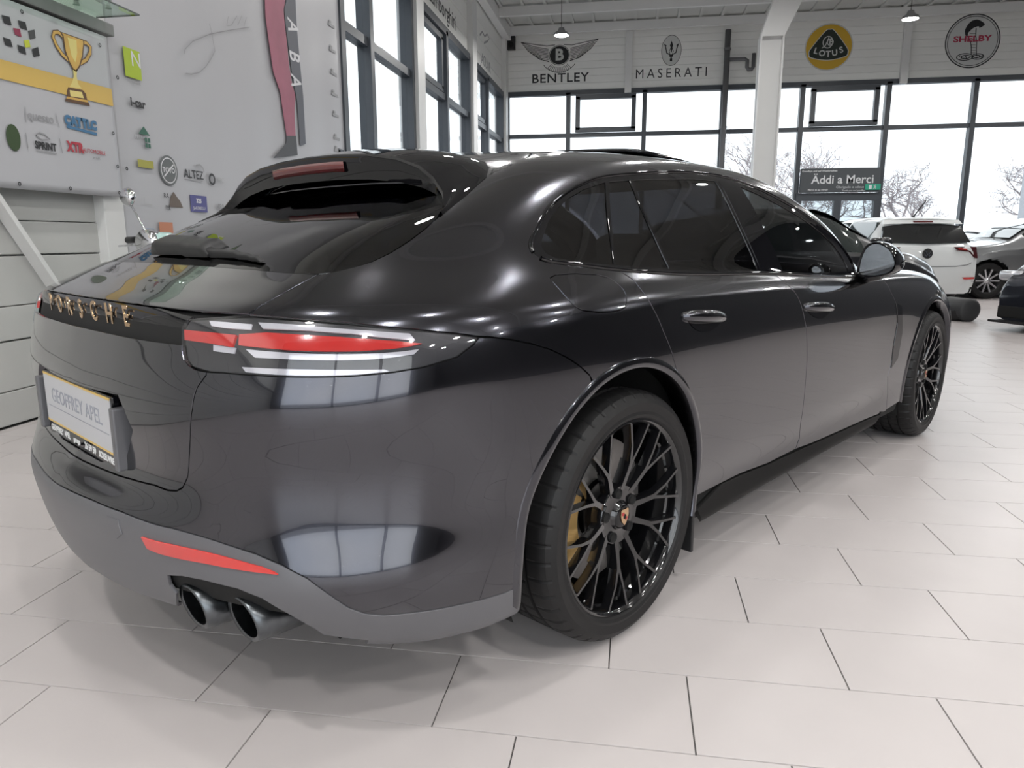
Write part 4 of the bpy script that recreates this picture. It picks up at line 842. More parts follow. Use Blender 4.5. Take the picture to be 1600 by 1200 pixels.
# ---- wheels
def wheel(name, x, s, width, r, steer=0.):
    W_ = empty(name, (x, s*(.955-width/2), r), parent=CAR); W_.rotation_euler = (0, 0, (0 if s < 0 else PI) + steer)
    h = width/2; rr = .2775                      # outer face towards -y
    prof = [(rr-.004, -h+.012), (rr+.006, -h+.001), (rr+.014, -h-.003), (rr+.022, -h-.001), (rr+.045, -h-.004), (r-.020, -h+.004), (r-.010, -h+.014), (r-.004, -h+.026)]
    g = []; e = h-.026
    for gx in (-.62, -.2, .2, .62):
        c = gx*e; g += [(r-.0005, c-.007), (r-.008, c-.005), (r-.008, c+.005), (r-.0005, c+.007)]
    prof += [(r-.0015, -e+.01)] + g + [(r-.0015, e-.01)] + [(p, -q) for p, q in prof[:8][::-1]]
    N = 360; V = []; F = []; m = len(prof)
    for k in range(N):
        t = 2*PI*k/N; sip = (k % 8 == 0)
        for i, (a, b) in enumerate(prof):
            q = a
            if sip and (6 <= i <= 8 or m-9 <= i <= m-7): q -= .0045
            if k % 8 == 3 and i in (12, 13, 16, 17, 20, 21): q -= .0035
            V.append((q*math.cos(t), b, q*math.sin(t)))
    for k in range(N):
        k2 = (k+1) % N
        for i in range(m-1): F.append((k*m+i, k*m+i+1, k2*m+i+1, k2*m+i))
    o = mesh('tyre', V, F, M['rubber'], W_, True); sharpen(o.data, 18)
    # rim: lip and barrel
    MB().lathe([(.262, -h+.045), (.262, -h+.022), (.266, -h+.010), (.2735, -h+.004), (.2785, -h+.006), (.2785, -h+.014), (.270, -h+.02), (.268, h-.03), (.262, h-.03), (.255, .02), (.256, -h+.05), (.262, -h+.045)], 96).build('rim', M['rim'], W_, auto=40)
    # ten forked spokes
    def yface(rad): return -h + .010 + .036*max(0, (1-(rad-.05)/.215))**1.5
    def limb(pts, depth):
        V = []; F = []
        for i, (rad, ang, w) in enumerate(pts):
            t = math.radians(ang); d = Vector((math.cos(t), 0, math.sin(t))); tn = Vector((-math.sin(t), 0, math.cos(t))); y0 = yface(rad)
            c = d*rad
            for a, b in ((-.5, .012), (-.36, 0.), (.36, 0.), (.5, .012), (.42, depth), (-.42, depth)): V.append(c + tn*w*a + Vector((0, y0+b, 0)))
        for i in range(len(pts)-1):
            for j in range(6): F.append((i*6+j, (i+1)*6+j, (i+1)*6+(j+1) % 6, i*6+(j+1) % 6))
        F += [tuple(range(6)), tuple((len(pts)-1)*6+j for j in range(6))[::-1]]
        return V, F
    for k in range(10):
        a = 36*k + 9; b = MB()
        dv = 4 if k % 2 else -4
        b.add(*limb([(.045, a, .030), (.085, a+dv*.3, .024), (.125, a+dv*.5, .020), (.16, a+dv*.5, .022)], .034))
        b.add(*limb([(.145, a+dv*.5, .016), (.20, a+dv*.5-5.2, .011), (.268, a+dv*.3-9.6, .011)], .026))
        b.add(*limb([(.145, a+dv*.5, .016), (.20, a+dv*.5+5.2, .011), (.268, a+dv*.3+9.6, .011)], .026))
        b.build('spoke', M['rim'], W_, auto=30)
    hb = MB().lathe([(.036, -h+.030), (.042, -h+.040), (.054, -h+.043), (.083, -h+.040), (.088, -h+.050), (.086, -h+.10), (.03, -h+.10)], 60).build('hub', M['rim'], W_, auto=35)
    for k in range(5):
        t = math.radians(72*k+27); MB().lathe([(.0005, .0), (.012, .0), (.0145, -.004), (.0145, .004)], 18, c=(.0655*math.cos(t), -h+.0385, .0655*math.sin(t))).build('lug_bolt', M['gap'], hb)
    cp = MB().lathe([(.0005, -h+.024), (.028, -h+.025), (.034, -h+.028), (.037, -h+.036)], 40).build('centre_cap', M['gloss_black'], W_, True)
    cr = [(-.017, .020), (-.012, .0225), (0, .021), (.012, .0225), (.017, .020), (.0175, .004), (.013, -.012), (0, -.026), (-.013, -.012), (-.0175, .004)]
    fr = lambda a, b, hh: Vector((a, -hh, b))
    MB().prism(cr, h-.0235, h-.021, fr).build('crest', M['gold'], cp)
    mr = mat('crest_red', (.35, .03, .03), .4)
    for q in (((-.014, .013), (-.003, .013), (-.003, .004), (-.014, .004)), ((.003, -.002), (.013, -.002), (.010, -.010), (.003, -.012))): MB().prism([tuple(p) for p in q][::-1], h-.021, h-.0203, fr).build('crest_field', mr, cp)
    MB().prism([(-.004, -.006), (.004, -.006), (.005, .004), (0, .008), (-.005, .004)], h-.021, h-.0198, fr).build('crest_field', M['gap'], cp)
    MB().lathe([(.09, -h+.115), (.205, -h+.115), (.205, -h+.145), (.09, -h+.145), (.09, -h+.115)], 72).build('brake_disc', M['steel'], W_, auto=30)
    cal = MB(); V = []; F = []
    for i, t in enumerate(np.radians(np.linspace(148, 212, 13))):
        for (rad, y) in ((.125, -h+.09), (.235, -h+.085), (.24, -h+.16), (.125, -h+.16)): V.append((rad*math.cos(t), y, rad*math.sin(t)))
    for i in range(12):
        for j in range(4): F.append((i*4+j, (i+1)*4+j, (i+1)*4+(j+1) % 4, i*4+(j+1) % 4))
    F += [(0, 1, 2, 3), (51, 50, 49, 48)]
    cal.add(V, F).build('brake_caliper', M['gold_cal'], W_, auto=40)
    MB().lathe([(.255, h-.06), (.05, h-.06)], 40).build('inner_web', M['gap'], W_)
    return W_
for s in (-1, 1):
    wheel('rear_wheel', 0, s, .315, .356); wheel('front_wheel', 2.95, s, .285, .358, .009)

# cabin
SEATM = M['seat']
for (x, y) in ((1.28, -.37), (1.28, .37), (.28, -.36), (.28, .36)):
    st = empty('seat', (x, y, 0), parent=CAR)
    MB().box((-.26, -.25, .38), (.28, .25, .52), bev=.05).build('cushion', SEATM, st, True)
    b = MB().box((-.08, -.25, 0), (.08, .25, .52), bev=.05).build('backrest', SEATM, st, True, loc=(-.28, 0, .46), rot=(0, -.32, 0))
    MB().box((-.05, -.13, 0), (.05, .13, .17), bev=.04).build('headrest', SEATM, st, True, loc=(-.46, 0, .965), rot=(0, -.25, 0))
MB().box((1.95, -.72, .62), (2.35, .72, .93), bev=.06).build('dashboard', SEATM, CAR, True)
t = MB(); V = [(0, .18*math.cos(a), .18*math.sin(a)) for a in np.linspace(0, 2*PI, 25)]; t.tube(V, .016, 8, cap=False); t.bar((0, -.17, 0), (0, .17, 0), .03, .05)
t.build('steering_wheel', SEATM, CAR, True, loc=(1.86, .37, .86), rot=(0, .4, 0))
MB().box((-.75, -.6, .55), (-.05, .6, .93), bev=.04).build('luggage_cover', SEATM, CAR, True)

# ---------------------------------------------------------------- prints on the left wall
PR = {}
def pc(name, col, rough=.5):
    if name not in PR: PR[name] = mat('print_'+name, col, rough)
    return PR[name]
def lw(d): return lambda a, b, h: Vector((XL + d + h, a, b))          # (along, up, out) on the left wall
def fw_(d): return lambda a, b, h: Vector((a, YF - d - h, b))        # on the far wall
def flat(par, name, poly, m_, fr, h0=0., h1=.0012):
    if (area2(poly) < 0): poly = list(poly)[::-1]
    return MB().prism(list(poly), h0, h1, fr).build(name, m_, par)
def ell(cx, cy, rx, ry, n=40): return [(cx+rx*math.cos(2*PI*i/n), cy+ry*math.sin(2*PI*i/n)) for i in range(n)]
def rect(x0, y0, x1, y1): return [(x0, y0), (x1, y0), (x1, y1), (x0, y1)]
def ring(par, name, cx, cy, rx, ry, w, m_, fr, h0=0., h1=.0012, n=56):
    V = []; F = []
    for i in range(n):
        c, s = math.cos(2*PI*i/n), math.sin(2*PI*i/n)
        for k, h in ((1, h1), (1-w/rx, h1)): V.append(fr(cx+rx*k*c, cy+ry*(1-(w/ry)*(1 if k < 1 else 0))*s if k < 1 else cy+ry*s, h))
    for i in range(n):
        j = (i+1) % n; F.append((2*i, 2*j, 2*j+1, 2*i+1))
    return mesh(name, V, F, m_, par)
def line(par, name, pts, w, m_, fr, h=.001):
    V = []; F = []
    P = [np.array(p, float) for p in pts]
    for i, p in enumerate(P):
        t = P[min(i+1, len(P)-1)] - P[max(i-1, 0)]; t /= np.linalg.norm(t)+1e-9; n = np.array([-t[1], t[0]])*w/2
        V += [fr(*(p+n), h), fr(*(p-n), h)]
    for i in range(len(P)-1): F.append((2*i, 2*i+1, 2*i+3, 2*i+2))
    return mesh(name, V, F, m_, par)
def ltext(par, s, size, y, z, m_, d, bold=0., sx=1., rot=0., space=1.):
    o = text_mesh(s, size, .0004, m_, 'print_text', par, bold, space)
    c, q = math.cos(rot), math.sin(rot)
    o.matrix_local = Matrix(((0, 0, 1, XL+d), (c*sx, -q, 0, y), (q*sx, c, 0, z), (0, 0, 0, 1))); return o
def ftext(par, s, size, x, z, m_, d, bold=0., sx=1., space=1.):
    o = text_mesh(s, size, .0008, m_, 'print_text', par, bold, space)
    o.matrix_local = Matrix(((sx, 0, 0, x), (0, 0, -1, YF-d), (0, 1, 0, z), (0, 0, 0, 1))); return o
def sheet(name, y0, y1, z0, z1, d, wave, m_, label, cat, n=90, seed=0, skew=0.):
    """a hung vinyl sheet with soft folds"""
    V = []; F = []; nz = 24
    for i in range(n+1):
        t = i/n
        for j in range(nz+1):
            s = j/nz; y = y0+(y1-y0)*t + skew*(s-.5)
            w = wave*(.5*math.sin(t*23+seed+s*1.2)+.3*math.sin(t*41+2*seed-s*2)+.3*math.sin(t*9+seed*3))*(.35+.65*(1-s))
            V.append((XL+d+w, y, z0+(z1-z0)*s))
    for i in range(n):
        for j in range(nz): F.append((i*(nz+1)+j, (i+1)*(nz+1)+j, (i+1)*(nz+1)+j+1, i*(nz+1)+j+1))
    o = mesh(name, V, F, m_, None, True); tag(o, label, cat)
    sd = o.modifiers.new('t', 'SOLIDIFY'); sd.thickness = .002; sd.offset = -1
    return o
# banner with the trophy
B1 = sheet('trophy_banner', 1.6, 4.80, 1.41, 2.47, .108, .003, M['vinyl'], 'white sponsor banner with gold trophy and yellow stripe on the left wall', 'banner', seed=1)
f1 = lw(.1125)
flat(B1, 'yellow_stripe', [(1.65, 2.00), (4.79, 2.022), (4.79, 2.135), (1.65, 2.095)], pc('yellow', (.62, .42, .10)), f1, 0, .001)
gm = mat('print_trophy_gold', (.60, .36, .07), .4, noise=(9, .35)); gy = pc('trophy_light', (.72, .60, .20)); gb = pc('trophy_brown', (.10, .045, .015))
flat(B1, 'trophy_outline', [(4.365,2.395),(4.565,2.397),(4.572,2.38),(4.545,2.285),(4.508,2.217),(4.47,2.178),(4.44,2.188),(4.412,2.225),(4.389,2.285),(4.383,2.37)], gb, f1, .001, .0018)
flat(B1, 'trophy_cup', [(4.38,2.391),(4.56,2.39),(4.563,2.379),(4.536,2.29),(4.5,2.224),(4.465,2.187),(4.446,2.195),(4.42,2.23),(4.398,2.288),(4.393,2.377)], gm, f1, .0018, .0024)
flat(B1, 'trophy_shine', [(4.425,2.375),(4.50,2.375),(4.495,2.30),(4.47,2.235),(4.44,2.27)], gy, f1, .0024, .003)
for hp in ([(4.395,2.37),(4.352,2.387),(4.317,2.377),(4.303,2.348),(4.323,2.304),(4.363,2.262),(4.41,2.238)], [(4.548,2.376),(4.593,2.383),(4.626,2.365),(4.617,2.327),(4.575,2.276),(4.515,2.24)]):
    line(B1, 'trophy_handle', hp, .03, gb, f1, .0012); line(B1, 'trophy_handle', hp, .019, gm, f1, .0016)
flat(B1, 'trophy_stem', [(4.442,2.191),(4.479,2.193),(4.468,2.153),(4.473,2.107),(4.502,2.083),(4.395,2.074),(4.424,2.109),(4.443,2.148)], gy, f1, .001, .0018)
flat(B1, 'trophy_base', [(4.382,2.069),(4.509,2.075),(4.535,2.056),(4.541,2.012),(4.359,2.001),(4.365,2.04)], gb, f1, .001, .0018)
flat(B1, 'trophy_base', [(4.391,2.053),(4.498,2.061),(4.511,2.025),(4.393,2.016)], gy, f1, .0018, .0024)
flat(B1, 'trophy_base', [(4.35,1.997),(4.549,2.007),(4.56,1.985),(4.343,1.978)], gb, f1, .0018, .0024)
flat(B1, 'trophy_base', [(4.362,2.010),(4.542,2.018),(4.545,2.005),(4.352,1.996)], gm, f1, .0024, .003)
for q, c in (([(4.043,2.373),(4.098,2.377),(4.104,2.334),(4.053,2.334)], 'ink'), ([(4.111,2.333),(4.16,2.352),(4.162,2.306),(4.117,2.286)], 'charcoal'), ([(4.016,2.233),(4.07,2.232),(4.074,2.191),(4.023,2.195)], 'ink'), ([(4.122,2.234),(4.172,2.258),(4.177,2.209),(4.129,2.19)], 'ink'), ([(4.001,2.32),(4.049,2.327),(4.055,2.284),(4.009,2.286)], 'crimson'), ([(4.07,2.269),(4.109,2.282),(4.113,2.243),(4.073,2.231)], 'lime'), ([(3.93,2.37),(3.985,2.375),(3.992,2.33),(3.94,2.33)], 'ink'), ([(3.92,2.25),(3.97,2.25),(3.98,2.21),(3.93,2.21)], 'ink')):
    flat(B1, 'flag_square', q, pc(c, {'ink': (.012, .012, .014), 'charcoal': (.05, .05, .052), 'crimson': (.26, .02, .06), 'lime': (.55, .58, .03)}[c]), f1, 0, .001)
ink = pc('ink', (.012, .012, .014)); grey = pc('grey', (.30, .30, .31)); blue = pc('steel_blue', (.05, .16, .30)); redp = pc('red', (.42, .03, .05))
for (a, b) in (((4.014,1.889),(4.006,1.80)), ((4.25,1.89),(4.268,1.808)), ((3.994,1.741),(3.998,1.653)), ((4.257,1.741),(4.268,1.653))): line(B1, 'rule', [a, b], .006, grey, f1)
ltext(B1, 'questo', .075, 4.125, 1.847, grey, .1146); ltext(B1, 'CATTLC', .075, 4.46, 1.862, blue, .1146, .006, 1.0); line(B1, 'rule', [(4.33, 1.825), (4.60, 1.812)], .018, blue, f1)
ltext(B1, 'SPRINT', .062, 4.137, 1.678, ink, .1146, .002, .85); line(B1, 'car_sketch', [(4.07, 1.735), (4.10, 1.755), (4.14, 1.75), (4.18, 1.725), (4.11, 1.715), (4.07, 1.735)], .009, grey, f1); line(B1, 'rule', [(4.06, 1.645), (4.22, 1.645)], .008, grey, f1)
ltext(B1, 'XTR', .085, 4.385, 1.70, redp, .1146, .004, .85); ltext(B1, 'AUTOMOBILE', .036, 4.555, 1.693, redp, .1146, 0, .95); ltext(B1, 'by XTR', .022, 4.57, 1.655, grey, .1146)
flat(B1, 'round_logo', ell(3.90, 1.70, .05, .075), pc('logo_dark_green', (.03, .06, .015)), f1, 0, .001)
for y, z in ((4.72, 2.40), (4.76, 1.84), (4.77, 1.62), (4.76, 1.44), (4.30, 1.44), (3.9, 1.44), (4.08, 2.43)): ring(B1, 'eyelet', y, z, .012, .012, .006, ink, lw(.1130))

# tall banner with the racing leg print
B2 = sheet('racing_banner', 4.87, 9.15, .62, 4.9, .05, .012, M['vinyl'], 'tall white banner with red racing-suit leg and sponsor logos beside the windows', 'banner', 140, 4)
f2 = lw(.0645)
flat(B2, 'red_trousers', [(7.22,3.478),(7.25,4.3),(7.70,4.3),(7.70,3.6),(7.613,3.444),(7.618,3.308),(7.648,3.114),(7.658,2.928),(7.706,2.747),(7.772,2.63),(7.73,2.46),(7.722,2.213),(7.509,2.185),(7.465,2.386),(7.425,2.599),(7.298,2.773),(7.24,3.06),(7.207,3.271)], mat('print_red_suit', (.34, .10, .15), .5, noise=(4, .25)), f2)
flat(B2, 'grey_strip', [(7.72,3.60),(7.72,4.3),(7.92,4.3),(7.906,3.337),(7.935,2.988),(7.969,2.665),(7.969,2.16),(7.824,2.117),(7.809,2.571),(7.718,2.861),(7.64,3.314),(7.631,3.45)], pc('slate', (.085, .09, .11)), f2)
flat(B2, 'boot', [(7.509,2.185),(7.734,2.214),(7.745,2.016),(7.178,1.924),(7.364,2.031),(7.486,2.101)], pc('boot', (.05, .05, .055)), f2)
for ch, z in (('A', 3.33), ('B', 3.03), ('A', 2.78)): ltext(B2, ch, .34, 7.80, z, pc('print_white', (.66, .66, .68)), .0664, .006, .55, -PI/2)
lime = pc('lime_green', (.38, .50, .02)); flat(B2, 'green_logo', rect(5.02, 2.27, 5.20, 2.47), lime, f2); ltext(B2, 'N', .15, 5.15, 2.40, pc('print_white', (.6, .6, .6)), .0664); ltext(B2, 'smart', .04, 5.13, 2.245, grey, .0664)
ltext(B2, 'i-car', .085, 5.125, 2.10, ink, .0664, .003, 1.1); flat(B2, 'house_logo', [(5.10, 1.885), (5.23, 1.885), (5.165, 1.945)], pc('logo_green', (.03, .12, .08)), f2)
for (a, b) in ((5.18, 1.85), (5.215, 1.85), (5.18, 1.81), (5.215, 1.81)): flat(B2, 'house_logo', rect(a-.013, b-.016, a+.013, b+.016), pc('logo_green', (.03, .12, .08)), f2)
ltext(B2, 'LUAT', .045, 5.10, 1.855, grey, .0664); flat(B2, 'olive_logo', rect(5.06, 1.645, 5.24, 1.70), pc('olive', (.36, .34, .06)), f2)
flat(B2, 'round_logo', ell(5.424, 1.65, .115, .115), pc('dim_grey', (.12, .13, .13)), f2); ring(B2, 'logo_ring', 5.424, 1.65, .098, .098, .008, pc('print_white', (.6, .6, .6)), f2, 0, .0018); ltext(B2, 'TOYO', .055, 5.424, 1.65, pc('print_white', (.6, .6, .6)), .0668, .001); line(B2, 'logo_bar', [(5.36, 1.60), (5.49, 1.70)], .012, pc('print_white', (.6, .6, .6)), f2, .0018)
ltext(B2, 'ALTEZ', .095, 5.76, 1.645, ink, .0664, .001, 1.0); line(B2, 'logo_arc', [(5.80, 1.725), (5.86, 1.735), (5.90, 1.715), (5.915, 1.68)], .014, grey, f2); line(B2, 'rule', [(5.63, 1.60), (5.88, 1.60)], .006, grey, f2)
ring(B2, 'logo_ring', 6.03, 1.63, .05, .05, .02, ink, f2); ltext(B2, 'TBC', .06, 6.16, 1.63, pc('pale', (.40, .40, .41)), .0664)
flat(B2, 'mountain_logo', [(5.39, 1.37), (5.57, 1.37), (5.54, 1.42), (5.49, 1.46), (5.46, 1.49), (5.42, 1.45)], pc('umber', (.13, .10, .08)), f2); ltext(B2, 'RA', .05, 5.36, 1.455, ink, .0664); ltext(B2, 'TER', .05, 5.37, 1.36, ink, .0664, 0, .7)
flat(B2, 'purple_logo', rect(5.68, 1.345, 5.92, 1.48), pc('indigo', (.075, .075, .24)), f2); ltext(B2, '325', .05, 5.80, 1.435, pc('print_white', (.6, .6, .6)), .0664, .002); ltext(B2, 'JACOBS.LU', .035, 5.80, 1.375, pc('print_white', (.6, .6, .6)), .0664)
ltext(B2, '480', .075, 6.13, 1.397, grey, .0664, .001); flat(B2, 'orange_logo', rect(5.24, 1.13, 5.41, 1.25), pc('orange', (.50, .20, .11)), f2); flat(B2, 'blue_logo', rect(5.08, 1.13, 5.17, 1.2), pc('sky_blue', (.18, .32, .50)), f2)
line(B2, 'thin_logo', [(5.09, 1.43), (5.09, 1.38), (5.18, 1.375)], .008, pc('pale', (.40, .40, .41)), f2)
for z in (3.62, 3.34, 3.08, 2.84, 2.60, 2.33, 2.19): flat(B2, 'small_logo', rect(8.78, z-.015, 8.96, z+.015), grey, f2); flat(B2, 'small_logo', rect(8.80, z+.02, 8.86, z+.05), grey, f2)
flat(B2, 'dark_logo', rect(8.9, 2.10, 9.08, 2.22), pc('slate', (.085, .09, .11)), f2)
line(B2, 'signature', [(5.769,2.441),(5.846,2.451),(5.964,2.488),(6.067,2.554),(6.163,2.64),(6.236,2.721),(6.207,2.856),(6.182,2.926)], .008, grey, f2)
line(B2, 'signature', [(5.77,2.588),(5.786,2.628),(5.909,2.719),(6.181,2.843),(6.526,2.964),(6.876,3.08)], .008, grey, f2)
line(B2, 'signature', [(6.50,3.07),(6.463,2.981),(6.546,3.01),(6.657,3.12),(6.658,3.039),(6.743,3.144),(6.77,3.06),(6.829,3.154)], .007, grey, f2)
for z in (2.24, 1.62, 1.0): ring(B2, 'eyelet', 4.93, z, .014, .014, .008, ink, f2)
# lettering on the left wall cladding
ltext(WL, 'Lamborghini', .42, 14.5, 5.40, ink, .0125, .004, 1.0); ltext(WL, 'JAGUAR', .34, 18.6, 5.33, grey, .0125, .006, 1.0); line(WL, 'leaping_cat', [(17.9, 5.8), (18.2, 5.95), (18.5, 5.92), (18.8, 6.05), (19.1, 6.02), (18.85, 5.9), (18.4, 5.75)], .05, grey, lw(.0125))

# raking white strut against the garage door
tag(MB().bar((XL+.045, 3.77, 1.37), (XL+.045, 4.66, .06), .03, .085, up=(1, 0, 0)).build('raking_strut', M['steel_white']), 'white flat strut raking across the garage door at the left edge', 'strut')
# glass shelf over the trophy banner
GS = empty('glass_shelf', (XL+.02, 0, 0), 0, 'glass shelf with glittering trinkets above the trophy banner', 'shelf')
mg = glassmat('green_glass', (.80, .90, .84)); me_ = mat('glass_edge', (.01, .03, .025), .2, 0, .5)
MB().box((.0, 3.2, 2.588), (.36, 4.78, 2.596)).build('shelf_plate', mg, GS); MB().box((.36, 3.2, 2.587), (.364, 4.78, 2.597)).build('shelf_edge', me_, GS); MB().box((0, 4.78, 2.587), (.364, 4.784, 2.597)).build('shelf_edge', me_, GS)
mk = mat('crystal', (.75, .8, .78), .05, .8)
for i in range(7):
    y = 4.1+.09*i+random.uniform(-.02, .02); tk = MB().lathe([(.001, 0), (.022, 0), (.012, .03), (.026, .06), (.018, .085), (.001, .095)], 8, 'z').build('crystal_trinket', mk, None, loc=(XL+.2+random.uniform(-.1, .1), y, 2.597)); tag(tk, 'small crystal trinket on the glass shelf above the trophy banner', 'ornament', 'crystal trinkets on the glass shelf')

# ---------------------------------------------------------------- emblems on the far wall
f3 = fw_(.0148); wm = pc('emblem_white', (.55, .56, .54))
E1 = empty('winged_emblem', (0, 0, 0), 0, 'black winged B emblem with BENTLEY lettering on the far wall', 'emblem')
cx, cz = -2.134, 6.05
flat(E1, 'oval', ell(cx, cz, .265, .235), ink, f3); ring(E1, 'oval_rim', cx, cz, .29, .26, .014, ink, f3); ftext(E1, 'B', .40, cx, cz, wm, .0166, .014, 1.05)
for s in (-1, 1):
    for k in range(9):                                     # feathers
        t = k/8; x0 = cx + s*.30; z0 = cz + .16 - .30*t; L_ = 1.04 - .62*t**1.2; x1 = cx + s*(.30+L_*.72); z1 = cz + .36 - .40*t
        line(E1, 'feather', [(x0, z0), ((x0+x1)/2, (z0+z1)/2-.02), (x1, z1)], .016, ink, f3)
    line(E1, 'wing_edge', [(cx+s*.12, cz+.27), (cx+s*.35, cz+.25), (cx+s*1.06, cz+.37), (cx+s*.86, cz+.14), (cx+s*.55, cz-.08), (cx+s*.28, cz-.16)], .018, ink, f3)
for k in range(13):
    a = math.radians(-135+7.5*k); line(E1, 'tail_feather', [(cx+.30*math.cos(a), cz-.03+.28*math.sin(a)), (cx+.46*math.cos(a), cz-.04+.42*math.sin(a))], .014, ink, f3)
line(E1, 'tail_edge', [(cx+.5*math.cos(math.radians(a)), cz-.02+.42*math.sin(math.radians(a))) for a in range(-150, -25, 8)], .016, ink, f3)
ftext(E1, 'BENTLEY', .33, -2.11, 5.455, ink, .0152, .004, 1.12, 1.08)
E2 = empty('trident_emblem', (0, 0, 0), 0, 'black trident in a pale oval with MASERATI lettering on the far wall', 'emblem')
cx, cz = .87, 6.05
flat(E2, 'oval', ell(cx, cz, .255, .375), wm, f3); ring(E2, 'oval_rim', cx, cz, .262, .385, .012, ink, f3, 0, .0018)
flat(E2, 'trident', [(cx-.012, cz-.05), (cx-.03, cz+.10), (cx-.045, cz+.12), (cx, cz+.24), (cx+.045, cz+.12), (cx+.03, cz+.10), (cx+.012, cz-.05)], ink, f3, .0012, .002)
for s in (-1, 1):
    line(E2, 'trident', [(cx+s*.17, cz+.15), (cx+s*.135, cz+.02), (cx+s*.12, cz-.06), (cx+s*.05, cz-.10), (cx, cz-.12)], .026, ink, f3, .002)
    flat(E2, 'trident', [(cx+s*.20, cz+.18), (cx+s*.12, cz+.12), (cx+s*.17, cz+.10)], ink, f3, .0012, .002)
    line(E2, 'trident', [(cx, cz+.10), (cx+s*.055, cz-.02), (cx+s*.03, cz-.09)], .014, ink, f3, .002)
flat(E2, 'trident', rect(cx-.045, cz-.16, cx+.045, cz-.11), ink, f3, .0012, .002); flat(E2, 'trident', rect(cx-.018, cz-.20, cx+.018, cz-.15), ink, f3, .0012, .002); flat(E2, 'trident', rect(cx-.032, cz-.27, cx+.032, cz-.20), ink, f3, .0012, .002)
ftext(E2, 'MASERATI', .34, .885, 5.475, ink, .0152, -.001, .92, 1.45)
E3 = empty('yellow_disc_emblem', (0, 0, 0), 0, 'yellow disc emblem with dark green rounded triangle reading LOTUS', 'emblem')
cx, cz = 4.86, 5.965
flat(E3, 'rim', ell(cx, cz, .595, .575), wm, f3); flat(E3, 'disc', ell(cx, cz, .565, .545), pc('lotus_yellow', (.60, .37, .03)), f3, .0012, .002)
tri = smooth_loop([(cx, cz+.42), (cx+.12, cz+.37), (cx+.43, cz-.02), (cx+.47, cz-.15), (cx+.40, cz-.24), (cx, cz-.31), (cx-.40, cz-.24), (cx-.47, cz-.15), (cx-.43, cz-.02), (cx-.12, cz+.37)], 5)
flat(E3, 'triangle_rim', [(cx+(a-cx)*1.05, cz+.02+(b-cz-.02)*1.05) for a, b in tri], wm, f3, .002, .0028); flat(E3, 'triangle', tri, pc('lotus_green', (.012, .02, .014)), f3, .0028, .0036)
for i, (ch, a) in enumerate(zip('LOTUS', (-.31, -.155, 0, .155, .31))):
    o = ftext(E3, ch, .20, cx+a, cz-.17+.9*a*a, wm, .0186, .006, 1.0); o.rotation_euler.y += -a*.95
ring(E3, 'monogram', cx-.03, cz+.12, .13, .15, .022, wm, f3, 0, .0042); ring(E3, 'monogram', cx+.03, cz+.12, .08, .09, .02, wm, f3, 0, .0042)
ftext(E3, 'B', .19, cx+.05, cz+.12, wm, .0192, .003); line(E3, 'monogram', [(cx-.17, cz-.02), (cx-.08, cz+.05), (cx-.01, cz+.24)], .022, wm, f3, .0042)
E4 = empty('snake_emblem', (0, 0, 0), 0, 'round black-rimmed emblem with coiled cobra and red SHELBY lettering', 'emblem')
cx, cz = 8.28, 5.965
flat(E4, 'disc', ell(cx, cz, .625, .625), pc('emblem_pale', (.56, .57, .56)), f3); ring(E4, 'rim', cx, cz, .64, .64, .026, ink, f3, 0, .0018); ring(E4, 'rim', cx, cz, .585, .585, .014, ink, f3, 0, .0018)
flat(E4, 'cobra_hood', smooth_loop([(cx-.20, cz+.28), (cx-.10, cz+.45), (cx+.05, cz+.50), (cx+.18, cz+.44), (cx+.24, cz+.37), (cx+.13, cz+.30), (cx+.10, cz+.34), (cx-.02, cz+.30), (cx-.12, cz+.20), (cx-.17, cz+.12)], 4), ink, f3, .0012, .002)
line(E4, 'cobra_neck', [(cx-.14, cz+.26), (cx-.13, cz+.12), (cx-.05, cz+.0), (cx-.01, cz-.15), (cx+.0, cz-.30)], .02, ink, f3, .002); line(E4, 'cobra_neck', [(cx+.05, cz+.30), (cx+.06, cz+.12), (cx+.10, cz-.02), (cx+.11, cz-.20), (cx+.13, cz-.34)], .02, ink, f3, .002)
for k in range(9): z = cz+.24-k*.065; line(E4, 'cobra_scale', [(cx-.10+.012*k, z), (cx+.05+.007*k, z-.006)], .010, ink, f3, .002)
for rx, rz, a in ((.20, .09, -.14), (.15, .075, .16), (.12, .05, -.12), (.09, .04, .14)): ring(E4, 'cobra_coil', cx+a, cz-.37, rx, rz, .022, ink, f3, 0, .002)
for k in range(16): a = random.uniform(-.30, .26); line(E4, 'cobra_scale', [(cx+a, cz-.43+random.uniform(0, .09)), (cx+a+.03, cz-.41+random.uniform(0, .08))], .016, ink, f3, .002)
ftext(E4, 'SHELBY', .19, cx-.01, cz+.05, pc('shelby_red', (.38, .02, .06)), .0175, .006, 1.38)
# wall loudspeaker
SPK = empty('wall_loudspeaker', (-3.45, YF-.02, 6.39), 0, 'small black loudspeaker in the corner beside the winged emblem', 'loudspeaker')
MB().box((-.11, -.17, -.18), (.11, -.02, .18), bev=.015).build('cabinet', M['black_plastic'], SPK); MB().lathe([(.001, -.172), (.07, -.172), (.075, -.168)], 24, c=(0, 0, -.05)).build('driver', M['gap'], SPK); MB().box((-.03, -.03, -.05), (.03, .004, .05)).build('bracket', M['black_plastic'], SPK)
